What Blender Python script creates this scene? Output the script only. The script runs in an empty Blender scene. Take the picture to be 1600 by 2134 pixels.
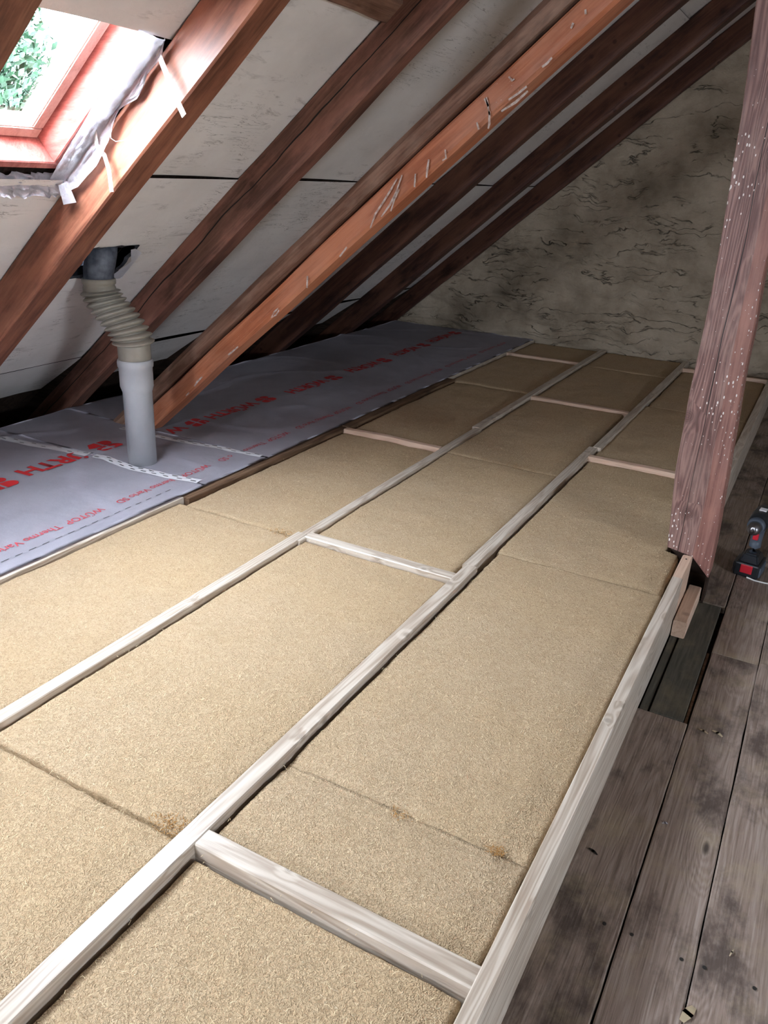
import bpy, bmesh, math, random
from mathutils import Vector, Matrix, noise
random.seed(7)
sc = bpy.context.scene
COL = sc.collection
# ------------------------------------------------------------ camera
CAMZ = 1.45
cam_d = bpy.data.cameras.new('camera'); cam = bpy.data.objects.new('camera', cam_d); COL.objects.link(cam)
RIGHT = Vector((0.8746994755404333, 0.482552883164588, 0.045205557610037576))
DOWN = Vector((0.2251544041093758, -0.32197949264973075, -0.91958398236549))
FWD = Vector((-0.4291926394982128, 0.8145378574765972, -0.39028420021567833))
R3 = Matrix((RIGHT, -DOWN, -FWD)).transposed()
cam.matrix_world = Matrix.Translation((0, 0, CAMZ)) @ R3.to_4x4()
cam_d.sensor_fit = 'HORIZONTAL'; cam_d.sensor_width = 36; cam_d.lens = 36 * 1670.82 / 1600
cam_d.clip_start = .02; cam_d.clip_end = 200
sc.camera = cam
# ------------------------------------------------------------ light
sc.view_settings.view_transform = 'Standard'; sc.view_settings.look = 'None'
sc.view_settings.gamma = 1; sc.view_settings.use_curve_mapping = False
EXPOSURE = 0.42
sc.view_settings.exposure = EXPOSURE
WORLD = 105.0
w = bpy.data.worlds.new('World'); sc.world = w; w.use_nodes = True
w.node_tree.nodes['Background'].inputs[0].default_value = (.82, .88, 1.0, 1)
w.node_tree.nodes['Background'].inputs[1].default_value = WORLD
TH = math.radians(40.3); CT, ST = math.cos(TH), math.sin(TH)
def SP(s, y, c):
    """point on the left roof slope: s up the slope, c out through it"""
    return Vector((s*CT - c*ST, y, s*ST + c*CT + CAMZ))
RX = 1.0; RZ = (1.425 + ST*RX)/CT + CAMZ      # ridge
def SPR(s, y, c):
    p = SP(s, y, c); return Vector((2*RX - p.x, p.y, p.z))
# windows: (side, s0, s1, y0, y1); last two are unseen, added to brighten the room
HOLE = (-2.385, -2.185, 2.345, 2.60)     # ragged vent opening in the boarding
WIN = [('L', -1.765, -1.03, 1.375, 1.958), ('L', -1.78, -1.22, -.40, .25), ('R', -2.5, -1.65, -.75, .45)]
GABLE_FILL = (-1.7, -1.2, 1.45, 1.95)      # unseen opening added in the gable behind the viewer for more light: x0, x1, z0, z1
def portal(side, s0, s1, y0, y1):
    ld = bpy.data.lights.new('sky_portal', 'AREA'); ld.shape = 'RECTANGLE'; ld.size = s1-s0; ld.size_y = y1-y0
    ld.cycles.is_portal = True
    o = bpy.data.objects.new('sky_portal', ld); COL.objects.link(o)
    f = SP if side == 'L' else SPR
    c = f((s0+s1)/2, (y0+y1)/2, 1.57)
    nrm = f(0, 0, 1) - f(0, 0, 0)
    xax = (f(1, 0, 0) - f(0, 0, 0)).normalized(); zax = nrm.normalized(); yax = zax.cross(xax)
    o.matrix_world = Matrix.Translation(c) @ Matrix((xax, yax, zax)).transposed().to_4x4()
for a in WIN: portal(*a)
ld = bpy.data.lights.new('sky_portal', 'AREA'); ld.shape = 'RECTANGLE'; ld.size = GABLE_FILL[1]-GABLE_FILL[0]; ld.size_y = GABLE_FILL[3]-GABLE_FILL[2]; ld.cycles.is_portal = True
o = bpy.data.objects.new('sky_portal', ld); COL.objects.link(o)
o.location = ((GABLE_FILL[0]+GABLE_FILL[1])/2, -3.12, (GABLE_FILL[2]+GABLE_FILL[3])/2); o.rotation_euler = (math.pi/2, 0, 0)

# ------------------------------------------------------------ node helpers
class NT:
    def __init__(s, name):
        s.m = bpy.data.materials.new(name); s.m.use_nodes = True; s.t = s.m.node_tree; s.t.nodes.clear()
        s.out = s.n('ShaderNodeOutputMaterial'); s.b = s.n('ShaderNodeBsdfPrincipled')
        s.l(s.b.outputs[0], s.out.inputs[0])
    def n(s, typ, **k):
        x = s.t.nodes.new(typ)
        for a, v in k.items(): setattr(x, a, v)
        return x
    def l(s, a, b): s.t.links.new(a, b)
    def inp(s, node, key, v):
        if v is None: return
        if hasattr(v, 'is_output') or isinstance(v, bpy.types.NodeSocket): s.l(v, node.inputs[key])
        else: node.inputs[key].default_value = v
    def coord(s, scale=(1, 1, 1), loc=(0, 0, 0), rot=(0, 0, 0), src='Object', vec=None):
        mp = s.n('ShaderNodeMapping')
        if vec is None:
            tc = s.n('ShaderNodeTexCoord'); vec = tc.outputs[src]
        s.l(vec, mp.inputs[0]); mp.inputs['Scale'].default_value = scale; mp.inputs['Location'].default_value = loc
        mp.inputs['Rotation'].default_value = rot
        return mp.outputs[0]
    def noise(s, vec, scale=5, detail=4, rough=.55, dist=0, col=False):
        x = s.n('ShaderNodeTexNoise'); s.l(vec, x.inputs['Vector'])
        x.inputs['Scale'].default_value = scale; x.inputs['Detail'].default_value = detail
        x.inputs['Roughness'].default_value = rough; x.inputs['Distortion'].default_value = dist
        return x.outputs['Color' if col else 'Fac']
    def voro(s, vec, scale=5, feature='F1', rnd=1):
        x = s.n('ShaderNodeTexVoronoi', feature=feature); s.l(vec, x.inputs['Vector'])
        x.inputs['Scale'].default_value = scale; x.inputs['Randomness'].default_value = rnd
        return x
    def ramp(s, fac, stops, interp='LINEAR'):
        x = s.n('ShaderNodeValToRGB'); s.l(fac, x.inputs[0]); cr = x.color_ramp; cr.interpolation = interp
        while len(cr.elements) < len(stops): cr.elements.new(.5)
        for e, (p, c) in zip(cr.elements, stops):
            e.position = p
            e.color = (c, c, c, 1) if isinstance(c, (int, float)) else (c[0], c[1], c[2], 1)
        return x.outputs[0]
    def mix(s, fac, a, b, typ='MIX'):
        x = s.n('ShaderNodeMix', data_type='RGBA', blend_type=typ)
        s.inp(x, 0, fac)
        for k, v in ((6, a), (7, b)):
            if isinstance(v, tuple): x.inputs[k].default_value = (*v[:3], 1)
            elif isinstance(v, (int, float)): x.inputs[k].default_value = (v, v, v, 1)
            else: s.l(v, x.inputs[k])
        return x.outputs[2]
    def math(s, op, a, b=0.0, c=None):
        x = s.n('ShaderNodeMath', operation=op)
        s.inp(x, 0, a); s.inp(x, 1, b)
        if c is not None: s.inp(x, 2, c)
        return x.outputs[0]
    def sep(s, vec):
        x = s.n('ShaderNodeSeparateXYZ'); s.l(vec, x.inputs[0]); return x.outputs
    def bump(s, h, strength=.5, dist=.01, prev=None):
        x = s.n('ShaderNodeBump'); s.l(h, x.inputs['Height']); x.inputs['Strength'].default_value = strength
        x.inputs['Distance'].default_value = dist
        if prev is not None: s.l(prev, x.inputs['Normal'])
        return x.outputs[0]
    def done(s, col, rough=.8, bump=None, spec=.3, metal=0):
        s.inp(s.b, 'Base Color', (*col[:3], 1) if isinstance(col, tuple) else col)
        s.inp(s.b, 'Roughness', rough); s.inp(s.b, 'Specular IOR Level', spec); s.inp(s.b, 'Metallic', metal)
        if bump is not None: s.l(bump, s.b.inputs['Normal'])
        return s.m
def plain(name, col, rough=.6, spec=.4, metal=0):
    return NT(name).done(col, rough, None, spec, metal)

def wood(name, dark, mid, light, rough=.6, spec=.35, grain=1.0, knots=0.0, worn=None, wornamt=0.0,
         crack=None, cracks2=None, specks=0.0, grime=0.0, bump=.25, ringw=.2, kscale=8, kfreq=.12):
    t = NT(name)
    tc = t.n('ShaderNodeTexCoord'); base = tc.outputs['Object']
    oi = t.n('ShaderNodeObjectInfo')
    off = t.n('ShaderNodeVectorMath', operation='SCALE'); cb = t.n('ShaderNodeCombineXYZ')
    for i in range(3): t.l(oi.outputs['Random'], cb.inputs[i])
    t.l(cb.outputs[0], off.inputs[0]); off.inputs['Scale'].default_value = 37.0
    ad = t.n('ShaderNodeVectorMath', operation='ADD'); t.l(base, ad.inputs[0]); t.l(off.outputs[0], ad.inputs[1])
    v = ad.outputs[0]
    sx = t.sep(v); kc = t.n('ShaderNodeCombineXYZ'); t.l(sx[0], kc.inputs[0]); t.l(t.math('ADD', sx[1], sx[2]), kc.inputs[1])
    kn = t.n('ShaderNodeTexVoronoi', voronoi_dimensions='2D'); t.l(kc.outputs[0], kn.inputs['Vector']); kn.inputs['Scale'].default_value = kscale
    kd = kn.outputs['Distance']; kr_ = t.sep(kn.outputs['Color'])[0]
    kon = t.math('GREATER_THAN', kr_, 1-kfreq)
    warp = t.math('MULTIPLY', t.math('MULTIPLY', t.math('SUBTRACT', .40, t.math('MINIMUM', kd, .40)), kon), .22 if knots else 0)
    n1 = t.noise(t.coord((.55, 9, 9), vec=v), 1.6, 3, .5, .4)
    rings = t.math('SINE', t.math('MULTIPLY', t.math('ADD', n1, warp), 85*grain))
    rings = t.math('MULTIPLY_ADD', rings, .5, .5)
    fine = t.noise(t.coord((3, 90, 90), vec=v), 2.0, 5, .6)
    broad = t.noise(t.coord((.8, 3.5, 3.5), vec=v), 2.2, 4, .6)
    g = t.math('ADD', t.math('MULTIPLY', rings, ringw), t.math('ADD', t.math('MULTIPLY', fine, .83-ringw), t.math('MULTIPLY', broad, .35)))
    c = t.ramp(g, [(.25, dark), (.55, mid), (.85, light)])
    if worn is not None:
        wn = t.noise(t.coord((1.6, 5, 5), vec=v), 1.8, 6, .65)
        c = t.mix(t.ramp(wn, [(.5-.2*wornamt, 0), (.62, 1)]), c, t.mix(.45, worn, c))
    if knots:
        k = t.math('MULTIPLY', t.ramp(kd, [(.07*knots, .85), (.15*knots, 0)]), kon)
        kr = t.math('MULTIPLY_ADD', t.math('SINE', t.math('MULTIPLY', kd, 150)), .25, .75)
        c = t.mix(k, c, t.mix(kr, tuple(x*.40 for x in dark), tuple(x*.85 for x in mid)))
    if grime:
        gn = t.noise(t.coord((2, 6, 6), (3, 1, 2), vec=v), 1.5, 5, .6)
        c = t.mix(t.math('MULTIPLY', t.ramp(gn, [(.52, 0), (.72, 1)]), grime), c, tuple(x*.25 for x in dark))
    h = t.math('ADD', t.math('MULTIPLY', rings, .5), fine)
    if crack is not None:    # long shake running with the grain: (axis index, position, wander, width)
        ax, pos, wan, wid = crack
        xyz = t.sep(base)
        wv = t.math('MULTIPLY', t.math('SUBTRACT', t.noise(t.coord((2.2, .01, .01), vec=v), 1.0, 3, .5), .5), wan)
        d = t.math('ABSOLUTE', t.math('SUBTRACT', t.math('SUBTRACT', xyz[ax], pos), wv))
        wmod = t.math('MULTIPLY', t.noise(t.coord((1.3, .01, .01), (9, 0, 0), vec=v), 1.0, 2, .5), wid*2)
        cr = t.math('LESS_THAN', d, wmod)
        c = t.mix(cr, c, (.006, .004, .003))
        h = t.math('SUBTRACT', h, t.math('MULTIPLY', cr, 2))
    if specks:
        sp = t.voro(t.coord((45, 95, 95), vec=v), 1.0).outputs['Distance']
        am = t.noise(t.coord((1.2, 3, 3), (5, 5, 5), vec=v), 2.0, 2, .5)
        m = t.math('LESS_THAN', sp, t.math('MULTIPLY', t.math('SUBTRACT', am, .38), specks))
        c = t.mix(m, c, (.72, .68, .64))
    return t.done(c, rough, t.bump(h, bump, .003), spec)

# ------------------------------------------------------------ materials
M = {}
M['pale'] = wood('planed_softwood', (.30, .225, .165), (.47, .395, .32), (.60, .53, .45), rough=.36, spec=.6, grain=.8, knots=1.0, bump=.12, kscale=11, kfreq=.18, ringw=.36)
M['pink'] = wood('pinkish_softwood', (.42, .27, .19), (.60, .42, .31), (.68, .51, .39), rough=.55, spec=.35, grain=.7, knots=.9, bump=.12)
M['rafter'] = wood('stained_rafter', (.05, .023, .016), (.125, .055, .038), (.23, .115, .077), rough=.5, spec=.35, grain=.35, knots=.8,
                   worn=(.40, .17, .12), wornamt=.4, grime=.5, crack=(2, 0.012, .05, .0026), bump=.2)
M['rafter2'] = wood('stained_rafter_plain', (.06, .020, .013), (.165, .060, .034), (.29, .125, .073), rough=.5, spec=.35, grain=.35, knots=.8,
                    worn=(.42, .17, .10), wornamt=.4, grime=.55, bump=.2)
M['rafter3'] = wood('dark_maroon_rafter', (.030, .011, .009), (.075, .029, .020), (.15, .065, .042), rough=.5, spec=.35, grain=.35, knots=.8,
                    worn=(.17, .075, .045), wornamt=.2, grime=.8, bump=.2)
M['strut_up'] = wood('brown_waney_wood', (.06, .028, .017), (.15, .075, .048), (.28, .16, .11), rough=.6, spec=.3, grain=.35,
                     worn=(.34, .22, .16), wornamt=.25, grime=.75, bump=.3)
M['strut_lo'] = wood('orange_stained_wood', (.19, .060, .028), (.42, .14, .065), (.56, .23, .12), rough=.5, spec=.35, grain=.3, knots=.8,
                     worn=(.50, .24, .15), wornamt=.4, grime=.3, specks=.25, bump=.2)
M['post'] = wood('old_post_wood', (.065, .030, .026), (.16, .083, .072), (.28, .165, .14), rough=.5, spec=.4, grain=1.1, knots=1.3, kscale=6, kfreq=.3, ringw=.34,
                 worn=(.30, .20, .17), wornamt=.3, specks=.95, crack=(2, -.02, .03, .0012), bump=.5)
M['wane'] = wood('red_wane_wood', (.10, .042, .034), (.22, .10, .08), (.33, .17, .14), rough=.5, spec=.35, grain=.4, specks=.95,
                 worn=(.42, .2, .15), wornamt=.3, bump=.3)
M['dark'] = wood('dark_timber_and_shade', (.012, .008, .006), (.03, .019, .014), (.06, .038, .028), rough=.85, spec=.15, grain=.4, bump=.3)
M['oldbrown'] = wood('old_brown_timber', (.05, .028, .015), (.13, .075, .043), (.22, .14, .085), rough=.8, spec=.2, grain=.4, grime=.8, bump=.4)

def m_insul():
    t = NT('wood_fibre_batt')
    v = t.coord(src='Object')
    worm = t.noise(v, 170, 2, .5, 1.6)
    fibre = t.noise(t.coord((1, 1.9, 1)), 260, 3, .6, .6)
    mid = t.noise(v, 30, 4, .6)
    big = t.noise(v, 2.2, 4, .55)
    c = t.ramp(fibre, [(.28, (.43, .315, .19)), (.52, (.57, .43, .28)), (.75, (.65, .51, .355))])
    c = t.mix(t.ramp(big, [(.35, 0), (.68, .45)]), c, (.56, .40, .225))
    c = t.mix(t.ramp(mid, [(.3, .25), (.6, 0)]), c, (.45, .31, .17))
    c = t.mix(t.ramp(worm, [(.38, .5), (.52, 0)]), c, (.29, .19, .105))
    fl = t.noise(t.coord((60, 300, 60), rot=(0, 0, .6)), 1, 2, .5, .8)
    fl2 = t.noise(t.coord((300, 60, 60), rot=(0, 0, .9)), 1, 2, .5, .8)
    f = t.math('MAXIMUM', t.ramp(fl, [(.69, 0), (.73, 1)]), t.ramp(fl2, [(.69, 0), (.73, 1)]))
    c = t.mix(t.math('MULTIPLY', f, .5), c, (.80, .68, .48))
    b = t.bump(worm, .9, .008)
    b = t.bump(fibre, .4, .003, b)
    b = t.bump(mid, .3, .008, b)
    return t.done(c, .95, b, .08)
M['insul'] = m_insul()

def m_lime():
    t = NT('limewashed_boarding')
    v = t.coord(src='Object')
    n = t.noise(v, 3, 5, .6)
    c = t.ramp(n, [(.3, (.66, .63, .60)), (.55, (.76, .73, .70)), (.8, (.82, .80, .77))])
    d1 = t.noise(t.coord((7, 2.3, 7)), 2.6, 9, .72, .5)
    patch = t.ramp(t.noise(t.coord((1, 1, 1), (4, 2, 1)), 1.6, 4, .6), [(.42, 0), (.62, 1)])
    c = t.mix(t.math('MULTIPLY', t.ramp(d1, [(.57, 0), (.70, .8)]), patch), c, (.24, .21, .19))
    ln = t.noise(t.coord((16, 1.7, 16), (1, 8, 1)), 1.3, 5, .62, 1.2)
    l = t.math('ABSOLUTE', t.math('SUBTRACT', ln, .5))
    c = t.mix(t.math('MULTIPLY', t.ramp(l, [(.002, .85), (.007, 0)]), t.ramp(t.noise(v, 2.1, 3), [(.50, 0), (.58, 1)])), c, (.14, .12, .10))
    b = t.bump(t.noise(v, 40, 6, .65), .25, .006); b = t.bump(t.noise(t.coord((4, 1, 4)), 3, 4), .35, .02, b)
    return t.done(c, .85, b, .2)
M['lime'] = m_lime()

def m_gable():
    t = NT('limewashed_rubble_wall')
    v = t.coord(src='Object')
    n = t.noise(v, 3.4, 7, .62)
    c = t.ramp(n, [(.3, (.27, .215, .155)), (.5, (.43, .355, .265)), (.75, (.56, .475, .37))])
    wv = t.n('ShaderNodeVectorMath', operation='ADD')
    nc = t.noise(v, 3, 4, .6, col=True)
    sc_ = t.n('ShaderNodeVectorMath', operation='SCALE'); t.l(nc, sc_.inputs[0]); sc_.inputs['Scale'].default_value = .22
    t.l(v, wv.inputs[0]); t.l(sc_.outputs[0], wv.inputs[1])
    ln = t.noise(t.coord((1.3, 1.3, 8.5), vec=wv.outputs[0]), 1.3, 3, .55)
    l = t.math('ABSOLUTE', t.math('SUBTRACT', ln, .5))
    lm = t.math('MULTIPLY', t.ramp(l, [(.0, 1), (.014, 0)]), t.ramp(t.noise(t.coord((1.5, 1, 3), (3, 3, 3)), 2.4, 5, .65), [(.44, 0), (.58, 1)]))
    c = t.mix(t.math('MULTIPLY', lm, .85), c, (.07, .058, .045))  # dark cracks: dirt plus crevice shade put into the colour
    d = t.ramp(t.noise(t.coord((3, 3, 7), (7, 7, 7)), 2.0, 8, .72), [(.60, 0), (.76, .5)])
    c = t.mix(d, c, (.15, .125, .10))
    h = t.math('SUBTRACT', t.noise(t.coord((4, 4, 9), vec=wv.outputs[0]), 3, 8, .65), t.math('MULTIPLY', lm, 1.2))
    b = t.bump(h, .7, .03); b = t.bump(t.noise(v, 60, 5, .6), .3, .004, b)
    return t.done(c, .95, b, .1)
M['gable'] = m_gable()

def m_floor():
    t = NT('worn_floorboards')
    geo = t.n('ShaderNodeNewGeometry'); tc = t.n('ShaderNodeTexCoord')
    cb = t.n('ShaderNodeCombineXYZ'); 
    for i in range(3): t.l(geo.outputs['Random Per Island'], cb.inputs[i])
    s_ = t.n('ShaderNodeVectorMath', operation='SCALE'); t.l(cb.outputs[0], s_.inputs[0]); s_.inputs['Scale'].default_value = 23
    ad = t.n('ShaderNodeVectorMath', operation='ADD'); t.l(tc.outputs['Object'], ad.inputs[0]); t.l(s_.outputs[0], ad.inputs[1])
    v = ad.outputs[0]
    kd = t.voro(t.coord((4.5, 1.5, 1), vec=v), 1.6).outputs['Distance']
    warp = t.math('MULTIPLY', t.math('SUBTRACT', .4, t.math('MINIMUM', kd, .4)), 1.0)
    n1 = t.noise(t.coord((8, .55, 8), vec=v), 1.6, 3, .5, .4)
    ring = t.math('MULTIPLY_ADD', t.math('SINE', t.math('MULTIPLY', t.math('ADD', n1, warp), 95)), .5, .5)
    fine = t.noise(t.coord((110, 3, 110), vec=v), 2, 5, .65)
    g = t.math('ADD', t.math('MULTIPLY', ring, .13), t.math('MULTIPLY', fine, .87))
    c = t.ramp(g, [(.25, (.13, .09, .068)), (.5, (.245, .185, .15)), (.75, (.36, .295, .255))])
    st = t.noise(t.coord((2.6, 1.3, 1), vec=v), 2.6, 7, .68)
    c = t.mix(t.ramp(st, [(.48, 0), (.62, .85)]), c, (.06, .042, .034))
    dust = t.noise(t.coord((2, 2, 2), (4, 4, 4), vec=v), 3.2, 7, .7)
    c = t.mix(t.ramp(dust, [(.5, 0), (.7, .5)]), c, (.34, .27, .17))
    c = t.mix(t.ramp(kd, [(.03, .9), (.075, 0)]), c, (.04, .03, .025))
    ho = t.voro(t.coord((1, 1, 1), vec=v), 9).outputs['Distance']
    b = t.bump(g, .5, .003)
    return t.done(c, t.ramp(st, [(.3, .42), (.7, .75)]), b, .4)
M['floor'] = m_floor()
def m_patch():
    t = NT('grey_green_board')
    g = t.noise(t.coord((60, 3, 60)), 2, 6, .65); s2 = t.noise(t.coord((3, 2, 3)), 3, 6, .65)
    c = t.ramp(g, [(.3, (.055, .052, .042)), (.7, (.12, .11, .088))])
    c = t.mix(t.ramp(s2, [(.5, 0), (.7, .6)]), c, (.19, .155, .10))
    return t.done(c, .85, t.bump(g, .4, .002), .2)
M['patch'] = m_patch()
def m_membrane():
    t = NT('vapour_fleece')
    v = t.coord(src='Object')
    n = t.noise(v, 5, 5, .6); f = t.noise(v, 300, 3, .6)
    c = t.ramp(n, [(.3, (.52, .50, .57)), (.7, (.62, .60, .67))])
    c = t.mix(t.ramp(f, [(.35, .25), (.6, 0)]), c, (.42, .40, .46))
    return t.done(c, .55, t.bump(n, .3, .02, t.bump(f, .2, .001)), .35)
M['mem'] = m_membrane()
def m_noisy0(name, a, b_, scale):
    t = NT(name); n = t.noise(t.coord(), scale, 5, .7)
    return t.done(t.ramp(n, [(.35, a), (.6, b_)]), .8, None, .2)
M['red'] = plain('red_print', (.50, .018, .022), .6)
M['redlight'] = plain('thin_red_print', (.56, .07, .09), .6)
M['tape'] = plain('white_tape', (.66, .65, .68), .4)
M['paint'] = m_noisy0('thin_white_paint', (.34, .22, .17), (.58, .52, .48), 60)
M['ink'] = plain('black_ink', (.015, .015, .018), .6)
def m_noisy(name, a, b_, scale, rough, bs=.2, bd=.004, spec=.4, metal=0):
    t = NT(name); n = t.noise(t.coord(), scale, 6, .6)
    return t.done(t.ramp(n, [(.35, a), (.65, b_)]), rough, t.bump(n, bs, bd), spec, metal)
M['pipe'] = m_noisy('grey_pvc', (.36, .37, .39), (.41, .42, .44), 9, .38, .03, .002)
M['hose'] = m_noisy('beige_grey_rubber', (.27, .25, .21), (.34, .315, .265), 12, .45, .08, .002)
M['black'] = m_noisy('dusty_black_plastic', (.012, .014, .02), (.05, .056, .07), 14, .45, .1, .003)
M['void'] = plain('eave_shade_black', (.006, .005, .005), .95, .05)  # black that stands in for the unlit eave
M['foil'] = m_noisy('crumpled_white_foil', (.74, .75, .80), (.88, .89, .93), 24, .32, .7, .02)
_t = M['foil'].node_tree; _tr = _t.nodes.new('ShaderNodeBsdfTranslucent'); _tr.inputs[0].default_value = (.9, .9, .95, 1); _mx = _t.nodes.new('ShaderNodeMixShader'); _mx.inputs[0].default_value = .45
_o = [n for n in _t.nodes if n.type == 'OUTPUT_MATERIAL'][0]; _b = [n for n in _t.nodes if n.type == 'BSDF_PRINCIPLED'][0]
_t.links.new(_b.outputs[0], _mx.inputs[1]); _t.links.new(_tr.outputs[0], _mx.inputs[2]); _t.links.new(_mx.outputs[0], _o.inputs[0])
M['strap'] = plain('white_webbing', (.82, .83, .80), .5)
M['redframe'] = wood('red_stained_window_wood', (.24, .055, .045), (.42, .13, .11), (.55, .22, .18), rough=.35, spec=.5, grain=.3, bump=.1)
M['sash'] = wood('pinkish_sash_wood', (.45, .24, .2), (.62, .38, .33), (.72, .5, .45), rough=.35, spec=.5, grain=.3, bump=.1)
M['yellowwood'] = wood('bare_window_wood', (.5, .36, .2), (.68, .54, .33), (.78, .66, .46), rough=.5, grain=.5, bump=.1)
M['leaf'] = m_noisy('dark_green_leaf', (.002, .011, .004), (.006, .024, .009), 8, .6, .1, .01, .2)
M['bark'] = plain('bark', (.03, .02, .015), .9)
M['fibre'] = plain('pale_wood_fibre', (.74, .60, .38), .9, .1)
M['tuft'] = plain('torn_brown_fibre', (.36, .19, .065), .95, .05)
M['chip'] = plain('pale_wood_chip', (.62, .52, .36), .8, .2)
M['steel'] = plain('brushed_steel', (.35, .35, .37), .3, .5, 1)
M['darksteel'] = plain('dark_steel', (.06, .055, .05), .45, .5, .6)
M['toolblack'] = plain('black_tool_plastic', (.012, .014, .018), .38, .5)
M['toolgrey'] = plain('grey_tool_rubber', (.07, .085, .11), .5, .4)
M['toolred'] = plain('red_tool_plastic', (.55, .015, .03), .4, .5)
M['toolwhite'] = plain('white_sticker', (.7, .66, .66), .4, .5)
def m_glass(tint=(.93, .97, .96, 1)):
    t = NT('window_glass'); t.t.nodes.remove(t.b)
    tr = t.n('ShaderNodeBsdfTransparent'); gl = t.n('ShaderNodeBsdfGlossy'); gl.inputs['Roughness'].default_value = .02
    mx = t.n('ShaderNodeMixShader'); mx.inputs[0].default_value = .05; t.l(tr.outputs[0], mx.inputs[1]); t.l(gl.outputs[0], mx.inputs[2])
    tr.inputs[0].default_value = tint
    t.l(mx.outputs[0], t.out.inputs[0]); return t.m
M['glass'] = m_glass(); M['glass1'] = m_glass((.76, .80, .80, 1))

# ------------------------------------------------------------ object helpers
def link(name, me, mats, parent=None, matrix=None):
    o = bpy.data.objects.new(name, me); COL.objects.link(o)
    for m in (mats if isinstance(mats, (list, tuple)) else [mats]): me.materials.append(m)
    if parent: o.parent = parent
    if matrix is not None: o.matrix_world = matrix if parent is None else matrix
    return o
def mk(name, bm, mats, parent=None, matrix=None, smooth=False):
    me = bpy.data.meshes.new(name); bm.normal_update(); bm.to_mesh(me); bm.free()
    if smooth:
        for p in me.polygons: p.use_smooth = True
    return link(name, me, mats, parent, matrix)
def tag(o, label=None, cat=None, group=None, kind=None):
    if label: o['label'] = label
    if cat: o['category'] = cat
    if group: o['group'] = group
    if kind: o['kind'] = kind
    return o
def empty(name, loc):
    o = bpy.data.objects.new(name, None); COL.objects.link(o); o.location = loc; o.empty_display_size = .05
    o.matrix_world = Matrix.Translation(loc); return o
def box(bm, x0, x1, y0, y1, z0, z1, mi=0, bev=0, mat=None):
    vs = [bm.verts.new((x, y, z)) for x in (x0, x1) for y in (y0, y1) for z in (z0, z1)]
    if mat is not None:
        for v in vs: v.co = mat @ v.co
    q = [(0, 1, 3, 2), (4, 6, 7, 5), (0, 4, 5, 1), (2, 3, 7, 6), (0, 2, 6, 4), (1, 5, 7, 3)]
    fs = [bm.faces.new([vs[i] for i in f]) for f in q]
    for f in fs: f.material_index = mi
    if bev:
        es = list({e for f in fs for e in f.edges})
        r = bmesh.ops.bevel(bm, geom=es, offset=bev, segments=2, affect='EDGES', profile=.5)
        for f in r['faces']: f.material_index = mi
    return fs
def tube(bm, pts, rad, seg=12, cap=True, mi=0):
    rings = []
    n = len(pts)
    up = Vector((0, 0, 1))
    for i, p in enumerate(pts):
        p = Vector(p); a = Vector(pts[max(0, i-1)]); b = Vector(pts[min(n-1, i+1)])
        d = (b-a).normalized()
        u = d.cross(up)
        if u.length < 1e-3: u = d.cross(Vector((0, 1, 0)))
        u.normalize(); v = u.cross(d)
        r = rad[i] if isinstance(rad, (list, tuple)) else rad
        rings.append([bm.verts.new(p + (u*math.cos(t)+v*math.sin(t))*r) for t in [2*math.pi*k/seg for k in range(seg)]])
    for a, b in zip(rings, rings[1:]):
        for k in range(seg):
            f = bm.faces.new((a[k], a[(k+1) % seg], b[(k+1) % seg], b[k])); f.material_index = mi; f.smooth = True
    if cap:
        for r in (rings[0], rings[-1]):
            try: bm.faces.new(r).material_index = mi
            except ValueError: pass
def frame_from(A, B, up):
    X = (B-A).normalized(); Y = Vector(up).cross(X).normalized(); Z = X.cross(Y)
    return Matrix.Translation(A) @ Matrix((X, Y, Z)).transposed().to_4x4()
def beam_bm(L, w, h, seg=.05, amp=0.0, freq=3.0, chamf=.002, seed=0, x0=0.0, prof=None, mids=None):
    """beam in local coords along +X, width in Y, height in Z, centred"""
    bm = bmesh.new(); n = max(1, int(L/seg))
    if prof is None:
        a, b, c = w/2, h/2, chamf
        prof = [(-a+c, -b), (a-c, -b), (a, -b+c), (a, b-c), (a-c, b), (-a+c, b), (-a, b-c), (-a, -b+c)]
    rings = []
    for i in range(n+1):
        x = x0 + L*i/n; r = []
        for (y, z) in prof:
            q = Vector((x*freq+seed*13.7, y*6+seed, z*6))
            dy = noise.noise(q)*amp; dz = noise.noise(q+Vector((40, 9, 3)))*amp
            r.append(bm.verts.new((x, y+dy, z+dz)))
        rings.append(r)
    m = len(prof)
    for a, b in zip(rings, rings[1:]):
        for k in range(m):
            f = bm.faces.new((a[k], a[(k+1) % m], b[(k+1) % m], b[k]))
            if mids: f.material_index = mids[k]
    bm.faces.new(rings[0][::-1]); bm.faces.new(rings[-1])
    return bm
def batten(name, x0, x1, y0, y1, z0, z1, mat, seed=0, amp=.0012, chamf=.0025, parent=None):
    L = y1-y0
    A = Vector(((x0+x1)/2, y0, (z0+z1)/2)); B = A+Vector((0, L, 0))
    return mk(name, beam_bm(L, x1-x0, z1-z0, .04, amp, 2.5, chamf, seed), mat, parent, frame_from(A, B, (0, 0, 1)))
def cross_batten(name, x0, x1, y0, y1, z0, z1, mat, seed=0, amp=.0015):
    L = x1-x0
    A = Vector((x0, (y0+y1)/2, (z0+z1)/2)); B = A+Vector((L, 0, 0))
    return mk(name, beam_bm(L, y1-y0, z1-z0, .03, amp, 4, .003, seed), mat, None, frame_from(A, B, (0, 0, 1)))
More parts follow.
